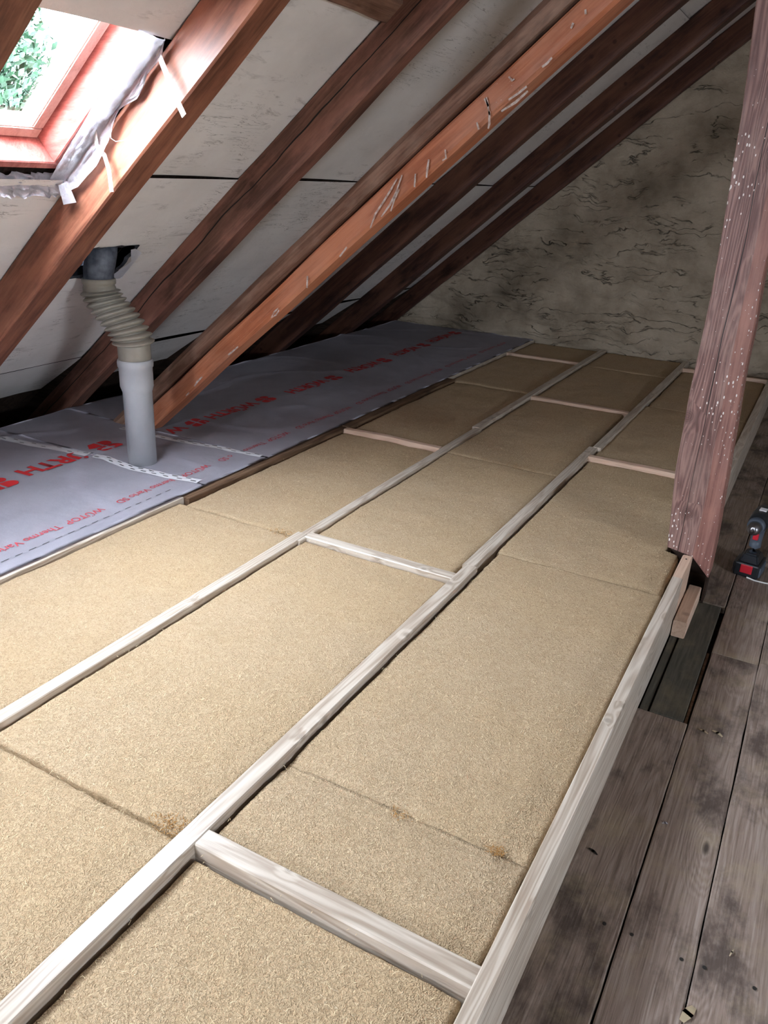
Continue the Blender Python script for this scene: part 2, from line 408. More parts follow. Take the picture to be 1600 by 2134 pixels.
def sheet(bm, f, u0, u1, v0, v1, du, dv, thick=None, mi=0):
    """grid f(u,v)->Vector"""
    nu = max(1, int((u1-u0)/du)); nv = max(1, int((v1-v0)/dv))
    g = [[bm.verts.new(f(u0+(u1-u0)*i/nu, v0+(v1-v0)*j/nv)) for j in range(nv+1)] for i in range(nu+1)]
    for i in range(nu):
        for j in range(nv):
            fa = bm.faces.new((g[i][j], g[i+1][j], g[i+1][j+1], g[i][j+1])); fa.material_index = mi
    return g

# ------------------------------------------------------------ SETTING
RAFT = [-2.25, -1.35, -.5, .42, 1.29, 2.01, 2.87, 3.84, 4.75, 5.70, 6.585]     # front faces
CC = 1.425
def nz(p, k=1.0): return noise.noise(Vector(p)*k)
# ceiling panels of the left slope, bay by bay, with the skylight and the added opening left out
bm = bmesh.new()
rows = [(-3.145, -1.768), (-1.768, -.26), (-.26, 1.15), (1.15, 2.51)]
def panel(s0, s1, y0, y1, bay, right=False):
    F = SPR if right else SP
    def f(s, y):
        e = (s-s0)/(s1-s0) if s1 != HOLE[0] and s0 not in HOLE[:2] else .5
        lip = .007*max(0, 1-e*7)
        c = CC + lip + .006*nz((s*1.3, y*1.1, bay*3.1)) + .008*math.sin(math.pi*(y-y0)/(y1-y0))*max(0, 1-e*4)
        return F(s, y, c)
    sheet(bm, f, s0, s1, y0, y1, .05, .06)
ys = [-3.0] + RAFT + [6.66]
for b in range(len(ys)-1):
    y0, y1 = ys[b]+(.03 if b else 0), ys[b+1]+.03
    for (s0, s1) in rows:
        cuts = []
        for sd, a0, a1, w0, w1 in WIN:
            if sd == 'L' and w0 < (y0+y1)/2 < w1: cuts = (a0, a1)
        if cuts:
            a0, a1 = cuts
            if y0 > 1: a0, a1 = -1.79, -1.19
            if s0 < a0: panel(s0, min(s1, a0), y0, y1, b)
            if s1 > a1: panel(max(s0, a1), s1, y0, y1, b)
        elif abs(y0-2.04) < .02 and abs(s0+3.145) < .01:
            panel(s0, HOLE[0], y0, y1, b); panel(HOLE[1], s1, y0, y1, b)
            panel(HOLE[0], HOLE[1], y0, HOLE[2], b); panel(HOLE[0], HOLE[1], HOLE[3], y1, b)
        elif abs(y0-2.04) < .02 and abs(s0+1.768) < .01:
            panel(s0, -.905, y0, y1, b); panel(-.66, s1, y0, y1, b)
        else: panel(s0, s1, y0, y1, b)
# flared eave below the last joint
pj = SP(-3.145, 0, CC)
sheet(bm, lambda u, y: Vector((pj.x - u*math.cos(math.radians(33)), y, pj.z - u*math.sin(math.radians(33)) - .004 + .005*nz((u, y, 5), 2))), 0, .75, -3, 6.66, .08, .15)
ceiling = tag(mk('ceiling', bm, M['lime'], smooth=True), 'limewashed boarded slope between the rafters', kind='structure')
# backing of the roof (dark, with the window holes)
def roofback(name, side):
    F = SP if side == 'L' else SPR
    bm = bmesh.new()
    wins = [w_ for w_ in WIN if w_[0] == side] + ([('L',) + HOLE] if side == 'L' else [])
    s_edges = sorted({-4.4, 2.6} | {v for w_ in wins for v in w_[1:3]}); y_edges = sorted({-3.05, 6.7} | {v for w_ in wins for v in w_[3:5]})
    for i in range(len(s_edges)-1):
        for j in range(len(y_edges)-1):
            sm, ym = (s_edges[i]+s_edges[i+1])/2, (y_edges[j]+y_edges[j+1])/2
            if any(w_[1] < sm < w_[2] and w_[3] < ym < w_[4] for w_ in wins): continue
            vs = [bm.verts.new(F(s, y, 1.475)) for s, y in ((s_edges[i], y_edges[j]), (s_edges[i+1], y_edges[j]), (s_edges[i+1], y_edges[j+1]), (s_edges[i], y_edges[j+1]))]
            bm.faces.new(vs)
    return bm
bm = roofback('x', 'L')
mk('trim_1', bm, M['dark']); tag(bpy.data.objects['trim_1'], 'dark roof underlay above the boarding', kind='structure')
bm = roofback('y', 'R')
tag(mk('wall_right', bm, M['lime']), 'right roof slope', kind='structure')
bm = bmesh.new()
# eave closure: upright board coloured black as eave shade and drop behind the membrane
box(bm, -3.93, -3.90, -3.05, 6.7, -.05, .55)
tag(mk('wall_left', bm, M['void']), 'dark eave closure', kind='structure')
bm = bmesh.new()
box(bm, 5.75, 5.8, -3.05, 6.7, -.05, .6)
tag(mk('trim_2', bm, M['lime']), 'low wall under the far slope', kind='structure')
# gable wall with rubble relief
bm = bmesh.new()
GY = 6.65
def roofz(x): return ((1.475+ST*x)/CT + CAMZ) if x < RX else ((1.475+ST*(2*RX-x))/CT + CAMZ)
nx, nzv = 330, 150
def gy(x, z):
    a = noise.fractal(Vector((x*2.2, z*8, 1.3)), .9, 2.0, 4)
    st = abs(noise.noise(Vector((x*2.0+noise.noise(Vector((x*3, z*3, 0)))*.6, z*7.5, 4.2))))
    r = .020*a + .030*min(st*2.2, .5) + .02*noise.noise(Vector((x*.8, z*.9, 9)))
    return GY - r - .0
xs = [-3.95 + 5.2*(i/nx) for i in range(nx+1)] + [1.6, 2.5, 3.5, 4.6, 5.8]
g = []
for x in xs:
    top = max(.2, roofz(x))
    g.append([bm.verts.new((x, gy(x, -.05+(top+.05)*j/nzv), -.05+(top+.05)*j/nzv)) for j in range(nzv+1)])
for i in range(len(xs)-1):
    for j in range(nzv):
        bm.faces.new((g[i][j], g[i+1][j], g[i+1][j+1], g[i][j+1]))
tag(mk('wall_back', bm, M['gable'], smooth=True), 'rough limewashed stone gable wall', kind='structure')
bm = bmesh.new()
def quad(*p): bm.faces.new([bm.verts.new((a, -3.0, b)) for a, b in p])
quad((-3.95, -.05), (GABLE_FILL[0], -.05), (GABLE_FILL[0], roofz(GABLE_FILL[0])), (-3.95, roofz(-3.95)))
quad((GABLE_FILL[0], -.05), (GABLE_FILL[1], -.05), (GABLE_FILL[1], GABLE_FILL[2]), (GABLE_FILL[0], GABLE_FILL[2]))
quad((GABLE_FILL[0], min(GABLE_FILL[3], roofz(GABLE_FILL[0]))), (GABLE_FILL[1], GABLE_FILL[3]), (GABLE_FILL[1], roofz(GABLE_FILL[1])), (GABLE_FILL[0], roofz(GABLE_FILL[0])))
quad((GABLE_FILL[1], -.05), (5.8, -.05), (5.8, roofz(5.8)), (RX, roofz(RX)), (GABLE_FILL[1], roofz(GABLE_FILL[1])))
bmesh.ops.solidify(bm, geom=bm.faces[:], thickness=.04)
tag(mk('wall_front', bm, M['lime']), 'wall behind the viewer', kind='structure')
# floorboards
bm = bmesh.new()
def board(x0, x1, y0, y1, z=0.0, seed=0):
    n = max(2, int((y1-y0)/.06)); ring = []
    for i in range(n+1):
        y = y0+(y1-y0)*i/n
        e0 = .0016*nz((y*2.2, seed, 1))+.0014*nz((y*14, seed, 1)); e1 = .0016*nz((y*2.2, seed, 7))+.0014*nz((y*14, seed, 5)); zz = z+.0015*nz((y, seed, 3))
        ring.append([bm.verts.new(p) for p in ((x0+e0, y, z-.03), (x0+e0, y, zz-.002), (x0+e0+.003, y, zz), (x1+e1-.003, y, zz), (x1+e1, y, zz-.002), (x1+e1, y, z-.03))])
    for a, b in zip(ring, ring[1:]):
        for k in range(5): bm.faces.new((a[k], b[k], b[k+1], a[k+1]))
    bm.faces.new(ring[0]); bm.faces.new(ring[-1][::-1])
board(-.262, -.091, -2.95, 2.145, seed=1)
board(-.262, -.091, 2.965, 6.6, seed=2)
board(-.0875, .0585, -2.95, 2.60, seed=3); board(-.0875, .0585, 2.604, 6.6, seed=4)
board(.0615, .239, -2.95, 2.62, seed=5); board(.0615, .239, 2.623, 6.6, seed=6)
x = .243; k = 7
while x < 5.6:
    wd = random.uniform(.14, .18); board(x, x+wd-.005, -2.95, 6.6, seed=k); x += wd; k += 1
floor = tag(mk('floor', bm, M['floor']), 'worn grey brown floorboards', kind='structure')
bm = bmesh.new(); box(bm, -4, 5.8, -3.05, 6.7, -.08, -.045)
tag(mk('trim_3', bm, M['dark']), 'dark underfloor seen through the gaps', kind='structure')
# floor patch boards between rail and post
pb = bmesh.new(); box(pb, -.232, -.2075, 2.15, 2.955, -.028, -.003, bev=.002)
tag(mk('floor_patch', pb, M['patch']), 'narrow grey-green filler strip in the floor right beside the rail', 'board')
pb = bmesh.new(); box(pb, -.202, -.104, 2.15, 2.955, -.028, 0.0, bev=.002)
tag(mk('floor_patch', pb, M['patch']), 'wide grey-green board let into the floor in front of the post', 'board')

pb = bmesh.new(); box(pb, -.1025, -.0935, 2.155, 2.60, -.028, -.007, bev=.002)
tag(mk('floor_patch', pb, M['oldbrown']), 'dirt-filled brown strip between the grey-green board and the next floorboard', 'board')

# ------------------------------------------------------------ WINDOW 1
def skylight(idx, side, s0, s1, y0, y1, detail=False):
    F = SP if side == 'L' else SPR
    root = empty('window_%d' % idx, F(s0, y0, 1.45)); root['kind'] = 'structure'
    def bar(name, a0, a1, b0, b1, c0, c1, mat, bev=.002):
        bm = bmesh.new()
        vs = [bm.verts.new(F(s, y, c)) for s in (a0, a1) for y in (b0, b1) for c in (c0, c1)]
        q = [(0, 1, 3, 2), (4, 6, 7, 5), (0, 4, 5, 1), (2, 3, 7, 6), (0, 2, 6, 4), (1, 5, 7, 3)]
        fs = [bm.faces.new([vs[i] for i in f]) for f in q]
        bmesh.ops.recalc_face_normals(bm, faces=bm.faces)
        bmesh.ops.bevel(bm, geom=list(bm.edges), offset=bev, segments=2, affect='EDGES')
        o = mk(name, bm, mat); o.parent = root; o.matrix_parent_inverse = root.matrix_world.inverted()
        return o
    ts, ty = .066, .078           # visible frame widths
    def splay(name, P, mat):
        bm = bmesh.new(); vs = [bm.verts.new(F(*p)) for p in P]
        q = [(0, 1, 2, 3), (7, 6, 5, 4), (0, 4, 5, 1), (1, 5, 6, 2), (2, 6, 7, 3), (3, 7, 4, 0)]
        for f in q: bm.faces.new([vs[i] for i in f])
        bmesh.ops.recalc_face_normals(bm, faces=bm.faces)
        bmesh.ops.bevel(bm, geom=list(bm.edges), offset=.002, segments=2, affect='EDGES')
        o = mk(name, bm, mat); o.parent = root; o.matrix_parent_inverse = root.matrix_world.inverted()
    def side(a0, a1, b0, b1, ia0, ia1, ib0, ib1):   # outer face at c=1.445, splayed in to c=1.50
        splay('casing', [(a0, b0, 1.445), (a1, b0, 1.445), (a1, b1, 1.445), (a0, b1, 1.445), (ia0, ib0, 1.56), (ia1, ib0, 1.56), (ia1, ib1, 1.56), (ia0, ib1, 1.56)], M['redframe'])
    side(s0, s0+.028, y0, y1, s0, s0+ts, y0, y1)
    side(s1-.028, s1, y0, y1, s1-ts, s1, y0, y1)
    side(s0+.028, s1-.028, y0, y0+.03, s0+ts, s1-ts, y0, y0+ty)
    side(s0+.028, s1-.028, y1-.03, y1, s0+ts, s1-ts, y1-ty, y1)
    g_ = .005; sw = .042
    a0, a1, b0, b1 = s0+ts-.012, s1-ts+.012, y0+ty-.012, y1-ty+.012
    sm = M['sash']
    bar('sash', a0, a0+sw, b0, b1, 1.512, 1.575, sm, .004); bar('sash', a1-sw, a1, b0, b1, 1.512, 1.575, sm, .004)
    bar('sash', a0+sw, a1-sw, b0, b0+sw, 1.512, 1.575, sm, .004); bar('sash', a0+sw, a1-sw, b1-sw, b1, 1.512, 1.575, sm, .004)
    bm = bmesh.new(); vs = [bm.verts.new(F(s, y, 1.55)) for s, y in ((a0+sw, b0+sw), (a1-sw, b0+sw), (a1-sw, b1-sw), (a0+sw, b1-sw))]
    bm.faces.new(vs); o = mk('glass_pane', bm, M['glass1' if idx == 1 else 'glass']); o.parent = root; o.matrix_parent_inverse = root.matrix_world.inverted()
    return root, bar
root1, bar1 = skylight(1, *WIN[0])
skylight(2, *WIN[1]); skylight(3, *WIN[2])  # two unseen skylights added to brighten the room

# ------------------------------------------------------------ RAFTERS
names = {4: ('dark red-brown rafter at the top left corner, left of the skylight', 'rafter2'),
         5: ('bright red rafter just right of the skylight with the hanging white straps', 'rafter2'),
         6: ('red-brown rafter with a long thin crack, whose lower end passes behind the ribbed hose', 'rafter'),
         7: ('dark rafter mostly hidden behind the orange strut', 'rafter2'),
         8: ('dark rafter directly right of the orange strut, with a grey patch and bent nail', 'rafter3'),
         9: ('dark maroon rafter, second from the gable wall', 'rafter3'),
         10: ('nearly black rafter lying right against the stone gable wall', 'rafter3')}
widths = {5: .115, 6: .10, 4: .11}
for i, y in enumerate(RAFT):
    wd = widths.get(i, .115)
    if i == 10: wd = .055
    s0, s1 = -3.80, 2.35
    h = .145
    # local: X down->up slope, Z = out of the slope (c), Y = -y
    A = SP(s0, y+wd/2, 1.28+h/2); B = SP(s1, y+wd/2, 1.28+h/2)
    mw = frame_from(A, B, SP(0, 0, 1)-SP(0, 0, 0))
    lab, mt = names.get(i, ('rafter behind the camera', 'rafter2'))
    bmm = beam_bm(s1-s0, wd, h, .05, .009 if i != 5 else .004, 1.6, .006, seed=i*1.7+2)
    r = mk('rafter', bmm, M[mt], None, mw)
    tag(r, lab, 'rafter')
    if i < 4: r['label'] = 'red-brown rafter outside the frame, ' + ['fourth', 'third', 'second', 'first'][i] + ' one before the rafter left of the skylight'
    # sprocket wedge that carries the flared eave
    sb = bmesh.new()
    pts = [(SP(-2.95, 0, 1.42)), SP(-3.80, 0, 1.42), None]
    q = Vector((pj.x - .75*math.cos(math.radians(33)), 0, pj.z - .75*math.sin(math.radians(33))))
    prof = [SP(-2.9, 0, 1.40), SP(-3.80, 0, 1.36), q+Vector((0, 0, -.004)), SP(-3.14, 0, 1.425)]
    a = [sb.verts.new((p.x, y+.004, p.z)) for p in prof]; b = [sb.verts.new((p.x, y+wd-.004, p.z)) for p in prof]
    sb.faces.new(a); sb.faces.new(b[::-1])
    for k in range(4): sb.faces.new((a[k], b[k], b[(k+1) % 4], a[(k+1) % 4]))
    bmesh.ops.recalc_face_normals(sb, faces=sb.faces)
    so = mk('sprocket', sb, M['dark']); so.parent = r; so.matrix_parent_inverse = r.matrix_world.inverted()  # dark colour stands in for the unlit sprocket sides

# trimmer between two rafters at the top edge of the picture
A = SP(-.862, 2.12, 1.428); B = SP(-.862, 2.875, 1.428)
tr = mk('trimmer', beam_bm(.755, .09, .05, .03, .007, 5, .006, 3), M['strut_up'], None, frame_from(A, B, SP(0, 0, 1)-SP(0, 0, 0)))
tag(tr, 'rough brown cross timber between two rafters at the top edge of the picture', 'timber')
bm = bmesh.new()
vs = [bm.verts.new(SP(s, y, 1.44)) for s, y in ((-.8, 2.1), (-.5, 2.1), (-.5, 2.9), (-.8, 2.9))]; bm.faces.new(vs)
bmesh.ops.solidify(bm, geom=bm.faces[:], thickness=.01)
tag(mk('gap_board', bm, M['black']), 'dark board added behind the gap above the rough brown cross timber', 'gap_board')  # board added and coloured black so the hole reads dark

# ------------------------------------------------------------ STRUT in the truss plane (cracked, upper half brown, lower half orange)
s0, s1 = -3.26, 2.2
A = SP(s0, 2.885, .9775); B = SP(s1, 2.885, .9775)
mw = frame_from(A, B, SP(0, 0, 1)-SP(0, 0, 0))
# local Y: positive = -y world?  section: front face looks to -y
fy = 1 if (mw.to_3x3() @ Vector((0, 1, 0))).y < 0 else -1
def strut_bm(z0, z1, seed, gapside):
    bm = bmesh.new(); L = s1-s0; n = 130; rings = []
    for i in range(n+1):
        x = L*i/n
        w1 = .006*nz((x*1.6, seed, 2)); w2 = .005*nz((x*2.2, 4.4, 6))
        wob = .009*nz((x*1.1, 3.3, 1))
        g2 = .003 + .007*max(0, nz((x*1.9, 1.1, 8)) + .1)
        f, bk = .055, -.05
        if gapside == 'low':       # upper piece: its lower front edge is rounded back
            pr = [(bk, z0+wob), (f-.022, z0+wob+g2), (f-.005, z0+.009+wob+g2), (f, z0+.03), (f-.002, z1-.028+w1), (f-.018, z1-.006+w1), (f-.034, z1+w2), (bk, z1+w2)]
        else:
            pr = [(bk, z0+w1), (f-.012, z0+w1), (f-.001, z0+.012+w1), (f+.002, z0+.03), (f+.001, z1-.014+wob), (f-.003, z1-.003-g2+wob), (f-.024, z1-g2+wob), (bk, z1+wob)]
        rings.append([bm.verts.new((x, fy*(py+.004*nz((x*2.5, py*9, seed))), pz)) for py, pz in pr])
    m = 8
    for a, b in zip(rings, rings[1:]):
        for k in range(m): bm.faces.new((a[k], a[(k+1) % m], b[(k+1) % m], b[k]))
    bm.faces.new(rings[0]); bm.faces.new(rings[-1])
    bmesh.ops.recalc_face_normals(bm, faces=bm.faces)
    return bm
strut = empty('truss_strut', A)
tag(strut, 'long split strut, brown above and orange below, splashed with white paint', 'strut')
for nm, z0, z1, sd, gs, mt, lb in (('upper_half', .0, .088, 3, 'low', 'strut_up', 'brown rounded upper half'), ('lower_half', -.0875, .0, 8, 'high', 'strut_lo', 'orange squared lower half')):
    o = mk(nm, strut_bm(z0, z1, sd, gs), M[mt], None, mw); o['label'] = lb
    o.parent = strut; o.matrix_parent_inverse = strut.matrix_world.inverted()
# white paint strokes on the orange half
PAINT = []  # filled below
def stroke(pts, wd, name='paint_stroke'):
    bm = bmesh.new(); prev = None
    for i, (s, c) in enumerate(pts):
        a = pts[max(0, i-1)]; b = pts[min(len(pts)-1, i+1)]
        d = Vector((b[0]-a[0], b[1]-a[1])).normalized(); p = Vector((-d.y, d.x))
        ww = wd*(.35+.65*math.sin(math.pi*(i+.5)/len(pts)))*(1+.5*nz((s*60, c*60, 1)))
        v = [bm.verts.new(SP(s+p.x*ww*k, 2.8175, c+p.y*ww*k)) for k in (-.5, .5)]
        if prev: bm.faces.new((prev[0], prev[1], v[1], v[0]))
        prev = v
    o = mk(name, bm, M['paint']); o.parent = strut; o.matrix_parent_inverse = strut.matrix_world.inverted()
for st_ in [[(-1.133, 0.95), (-1.187, 0.919), (-1.237, 0.899), (-1.29, 0.888)], [(-1.156, 0.953), (-1.199, 0.939), (-1.249, 0.925), (-1.303, 0.912), (-1.353, 0.885)], [(-1.245, 0.879), (-1.208, 0.904), (-1.172, 0.918)], [(-0.948, 0.911), (-0.962, 0.886), (-0.978, 0.889)], [(-1.017, 0.925), (-1.04, 0.903), (-1.06, 0.882)], [(-1.087, 0.92), (-1.117, 0.886)], [(-0.736, 0.947), (-0.742, 0.929), (-0.757, 0.895)], [(-0.742, 0.948), (-0.745, 0.919)], [(-0.805, 0.906), (-0.813, 0.883)], [(-0.751, 0.905), (-0.772, 0.873), (-0.784, 0.863)], [(-0.498, 0.895), (-0.519, 0.892), (-0.538, 0.894)], [(-0.608, 0.881), (-0.642, 0.883), (-0.679, 0.889)], [(-0.64, 0.946), (-0.637, 0.928), (-0.629, 0.927)], [(-1.481, 0.892), (-1.531, 0.883)], [(-1.909, 0.898), (-1.936, 0.897), (-1.965, 0.888), (-1.936, 0.883), (-1.91, 0.89)], [(-2.199, 0.893), (-2.238, 0.893), (-2.273, 0.895)], [(-2.472, 0.902), (-2.513, 0.901), (-2.544, 0.894)], [(-2.593, 0.889), (-2.622, 0.888)], [(-1.703, 0.914), (-1.735, 0.879)], [(-0.613, 0.867), (-0.663, 0.867), (-0.718, 0.877)], [(-0.346, 0.935), (-0.352, 0.923)], [(-0.394, 0.93), (-0.408, 0.922)]]: stroke(st_, .0085)

# ------------------------------------------------------------ POST
post = empty('roof_post', (-.27, 2.97, 0))
tag(post, 'upright knotty reddish timber post speckled with white, standing at the right of the frame', 'post')
secs = [(-1.245, -.33, -.238, -.170), (-1.1, -.342, -.236, -.176), (-.94, -.355, -.236, -.183), (-.64, -.359, -.249, -.198), (-.3, -.352, -.25, -.207), (.2, -.368, -.252, -.212), (.5, -.388, -.27, -.235), (.93, -.40, -.28, -.245)]
def pinterp(z):
    for a, b in zip(secs, secs[1:]):
        if z <= b[0]:
            t = max(0, (z-a[0])/(b[0]-a[0])); return [a[k]+(b[k]-a[k])*t for k in (1, 2, 3)]
    return list(secs[-1][1:])
mwp = Matrix.Translation((-.27, 2.90, CAMZ)) @ Matrix((Vector((0, 0, 1)), Vector((0, 1, 0)), Vector((1, 0, 0)))).transposed().to_4x4()
mwpi = mwp.inverted()
bm = bmesh.new(); rings = []
n = 90
for i in range(n+1):
    z = -1.245 + 2.17*i/n
    xl, xm, xr = pinterp(z)
    a1 = .003*nz((z*5, 1, 1)); a2 = .004*nz((z*4, 2, 5)); a3 = .003*nz((z*6, 5, 2))
    pr = [(xl+a1, 2.904), (xl+a1+.004, 2.9), ((xl+xm)/2, 2.8985), (xm+a2, 2.9), (xr+a3-.004, 2.925), (xr+a3, 2.932), (xr+a3, 3.035), (xl+a1, 3.035)]
    # bottom is cut on the slant: left end stays, right end runs lower
    def zb(x): return z if i else (-1.238 if x < -.25 else -1.238 - (x+.25)*1.2)
    rings.append([bm.verts.new(mwpi @ Vector((x, y, zb(x)+CAMZ))) for x, y in pr])
mm = [0, 0, 0, 1, 1, 1, 0, 0]
for a, b in zip(rings, rings[1:]):
    for k in range(8):
        f = bm.faces.new((a[k], a[(k+1) % 8], b[(k+1) % 8], b[k])); f.material_index = mm[k]
bm.faces.new(rings[0]); bm.faces.new(rings[-1]); bmesh.ops.recalc_face_normals(bm, faces=bm.faces)
o = mk('shaft', bm, [M['post'], M['wane']], None, mwp); o.parent = post; o.matrix_parent_inverse = post.matrix_world.inverted()
bm = bmesh.new(); box(bm, -.325, -.172, 2.985, 3.035, .0, .24, bev=.003)
box(bm, -.180, -.171, 2.945, 3.03, .0, .16, bev=.001)
o = mk('tenon_foot', bm, M['dark']); o.parent = post; o.matrix_parent_inverse = post.matrix_world.inverted(); o['label'] = 'dark recessed foot'

# ------------------------------------------------------------ BATTENS
ZT = .20
def B_(lab, *a, **k): tag(batten('floor_batten', *a, **k), lab, 'batten')
B_('pale batten along the printed membrane, nearest length at the left edge', -2.158, -2.118, -.3, 2.275, .06, ZT, M['pale'], seed=1)
B_('dark old brown beam beside the membrane, between the two pale lengths', -2.15, -2.095, 2.28, 3.52, .0, ZT-.006, M['oldbrown'], seed=2, amp=.006)
B_('weathered batten under the membrane edge, beyond the old brown beam', -2.15, -2.085, 3.52, 4.88, .0, ZT-.003, M['oldbrown'], seed=3, amp=.004)
B_('pale batten along the membrane, far length running to the gable wall', -2.165, -2.125, 4.88, 6.60, .05, ZT, M['pale'], seed=4)
B_('second batten from the left, nearest length, from the left edge to the first joint', -1.552, -1.510, -.3, 2.262, .03, ZT, M['pale'], seed=5)
B_('second batten from the left, middle length beyond the white crosspiece', -1.540, -1.500, 2.20, 3.93, .03, ZT-.003, M['pale'], seed=6)
B_('second batten from the left, far length ending at the gable wall', -1.555, -1.513, 3.93, 6.60, .03, ZT, M['pale'], seed=7)
B_('third batten from the left, nearest length with round knots, running to the bottom left corner', -.914, -.869, -.3, 2.365, .03, ZT, M['pale'], seed=8)
B_('third batten from the left, middle length', -.925, -.881, 2.365, 3.98, .03, ZT-.002, M['pale'], seed=9)
B_('third batten from the left, far length ending at the gable wall', -.905, -.863, 3.98, 6.60, .03, ZT, M['pale'], seed=10)
B_('tall whitish rail along the right edge of the insulation, in front of the post', -.270, -.235, -.3, 2.688, .0, ZT, M['pale'], seed=11, amp=.0006)
ext = batten('floor_batten', -.270, -.235, 2.690, 2.897, .0, ZT-.001, M['pink'], seed=12, amp=.0006, chamf=.004)
tag(ext, 'short pinkish end piece of the right rail, touching the post', 'batten')
B_('right rail behind the post, running back to the gable wall', -.275, -.235, 3.06, 6.60, .0, ZT, M['pale'], seed=13)
def C_(lab, *a, **k): tag(cross_batten('crosspiece', *a, **k), lab, 'crosspiece')
C_('nearest pale crosspiece, between third batten and right rail at the bottom', -.869, -.270, .908, .956, .05, ZT-.002, M['pale'], seed=1)
C_('white crosspiece in the middle of the picture, between second and third battens', -1.508, -.912, 2.242, 2.288, .05, ZT-.002, M['pale'], seed=2)
C_('pinkish white crosspiece left of the post foot, between third batten and rail', -.882, -.270, 3.808, 3.850, .05, ZT-.001, M['pink'], seed=3)
C_('pinkish crosspiece in the middle column, in the distance', -1.512, -.906, 4.765, 4.805, .05, ZT-.002, M['pink'], seed=4)
C_('ragged pinkish crosspiece between the printed membrane and the second batten', -2.095, -1.541, 3.478, 3.515, .05, ZT-.002, M['pink'], seed=5, amp=.005)
C_('farthest dim crosspiece of the left column, close to the gable wall', -2.125, -1.556, 5.95, 5.985, .05, ZT-.002, M['pink'], seed=6)
C_('pink board standing across the right column in front of the gable wall', -.862, -.277, 6.30, 6.33, .04, ZT, M['pink'], seed=7)
bl = cross_batten('spacer_block', 0, .31, 0, .045, .0, .063, M['pink'], seed=9)
bl.matrix_world = Matrix.Translation((-.2085, 2.635, .0325)) @ Matrix.Rotation(math.radians(90), 4, 'Z')
tag(bl, 'short offcut block lying on the floor against the right side of the rail', 'wood block')
# screw in end piece
bm = bmesh.new(); bmesh.ops.create_cone(bm, cap_ends=True, segments=12, radius1=.0032, radius2=.0032, depth=.002)
o = mk('screw_head', bm, M['darksteel'], None, Matrix.Translation((-.2525, 2.86, ZT))); o.parent = ext; o.matrix_parent_inverse = ext.matrix_world.inverted()

# ------------------------------------------------------------ INSULATION BATTS
def insul(lab, x0, x1, y0, y1, zt=.186, step=.011, seed=0, amp=.0035, soft=(0, 0), notch=None):
    bm = bmesh.new(); cx, cy = (x0+x1)/2, (y0+y1)/2
    nx = max(4, int((x1-x0)/step)); ny = max(4, int((y1-y0)/step))
    g = []
    for i in range(nx+1):
        col = []
        for j in range(ny+1):
            u, v = i/nx, j/ny
            y = y0+(y1-y0)*v; xr = notch[1] if notch and y > notch[0] else x1; x = x0+(xr-x0)*u
            ed = min(x-x0, x1-x, y-y0 if not soft[0] else 9, y1-y if not soft[1] else 9)
            rag = .0045*nz((x*40, y*40, seed))+.004*nz((x*9, y*9, seed+4))
            if i == 0: x += .004+rag
            if i == nx: x -= .004+rag
            if j == 0: y += (.003+rag) if not soft[0] else -.002
            if j == ny: y -= (.003+rag) if not soft[1] else -.002
            z = zt + amp*noise.fractal(Vector((x*7, y*7, seed)), .8, 2, 4) + .004*nz((x*1.5, y*1.5, seed+9)) + .0013*nz((x*85, y*85, seed))
            if (soft[0] and y-y0 < .02) or (soft[1] and y1-y < .02): z -= .0035
            z -= .008*max(0, 1-ed/.010)**2
            col.append(bm.verts.new((x-cx, y-cy, z)))
        g.append(col)
    for i in range(nx):
        for j in range(ny): bm.faces.new((g[i][j], g[i+1][j], g[i+1][j+1], g[i][j+1]))
    per = [g[i][0] for i in range(nx+1)] + [g[nx][j] for j in range(1, ny+1)] + [g[i][ny] for i in range(nx-1, -1, -1)] + [g[0][j] for j in range(ny-1, 0, -1)]
    low = [bm.verts.new((v.co.x, v.co.y, .02)) for v in per]
    m = len(per)
    for k in range(m): bm.faces.new((per[(k+1) % m], per[k], low[k], low[(k+1) % m]))
    bm.faces.new(low[::-1])
    o = mk('insulation_batt', bm, M['insul'], None, Matrix.Translation((cx, cy, 0)))
    for p in o.data.polygons: p.use_smooth = len(p.vertices) == 4
    tag(o, lab, 'insulation')
A0, A1, B0, B1, C0, C1 = -2.116, -1.553, -1.508, -.915, -.866, -.272
insul('wood-fibre batt of the left column nearest the camera, beside the lit membrane', A0, A1, .6, 2.248, .187, seed=1)
insul('left column batt from the thin joint level with the pipe to the ragged pinkish crosspiece', -2.094, -1.542, 2.252, 3.476, .180, seed=2)
insul('left column batt just beyond the ragged pinkish crosspiece', -2.084, A1, 3.517, 4.87, .184, .016, seed=3)
insul('dim left column batt between the dark joint and the farthest crosspiece', -2.124, A1-.003, 4.885, 5.948, .184, .02, seed=4)
insul('small dark batt in the far left corner against the gable wall', -2.124, A1-.003, 5.988, 6.59, .180, .02, seed=5)
insul('middle column batt at the bottom left corner, below the open dark joint', B0, B1, -.25, .914, .185, .009, seed=6)
insul('middle column batt between the open dark joint and the white crosspiece', B0, B1, .917, 2.240, .183, .010, seed=7)
insul('middle column batt just beyond the white crosspiece', -1.499, -.926, 2.290, 3.478, .188, .013, seed=8)
insul('middle column batt between the ragged seam and the distant pinkish crosspiece', -1.511, -.926, 3.482, 4.763, .184, .016, seed=9)
insul('dim middle column batt beyond the distant pinkish crosspiece', -1.511, -.906, 4.807, 5.95, .186, .02, seed=10)
insul('dark middle column batt against the gable wall', -1.511, -.906, 5.954, 6.59, .184, .02, seed=11)
insul('right column batt at the bottom of the picture, in front of the nearest crosspiece', C0, C1-.004, -.25, .903, .172, .009, seed=12)
insul('narrow rough strip of batt just behind the nearest crosspiece', C0, C1, .958, 1.219, .181, .009, seed=13, amp=.004, soft=(0, 1))
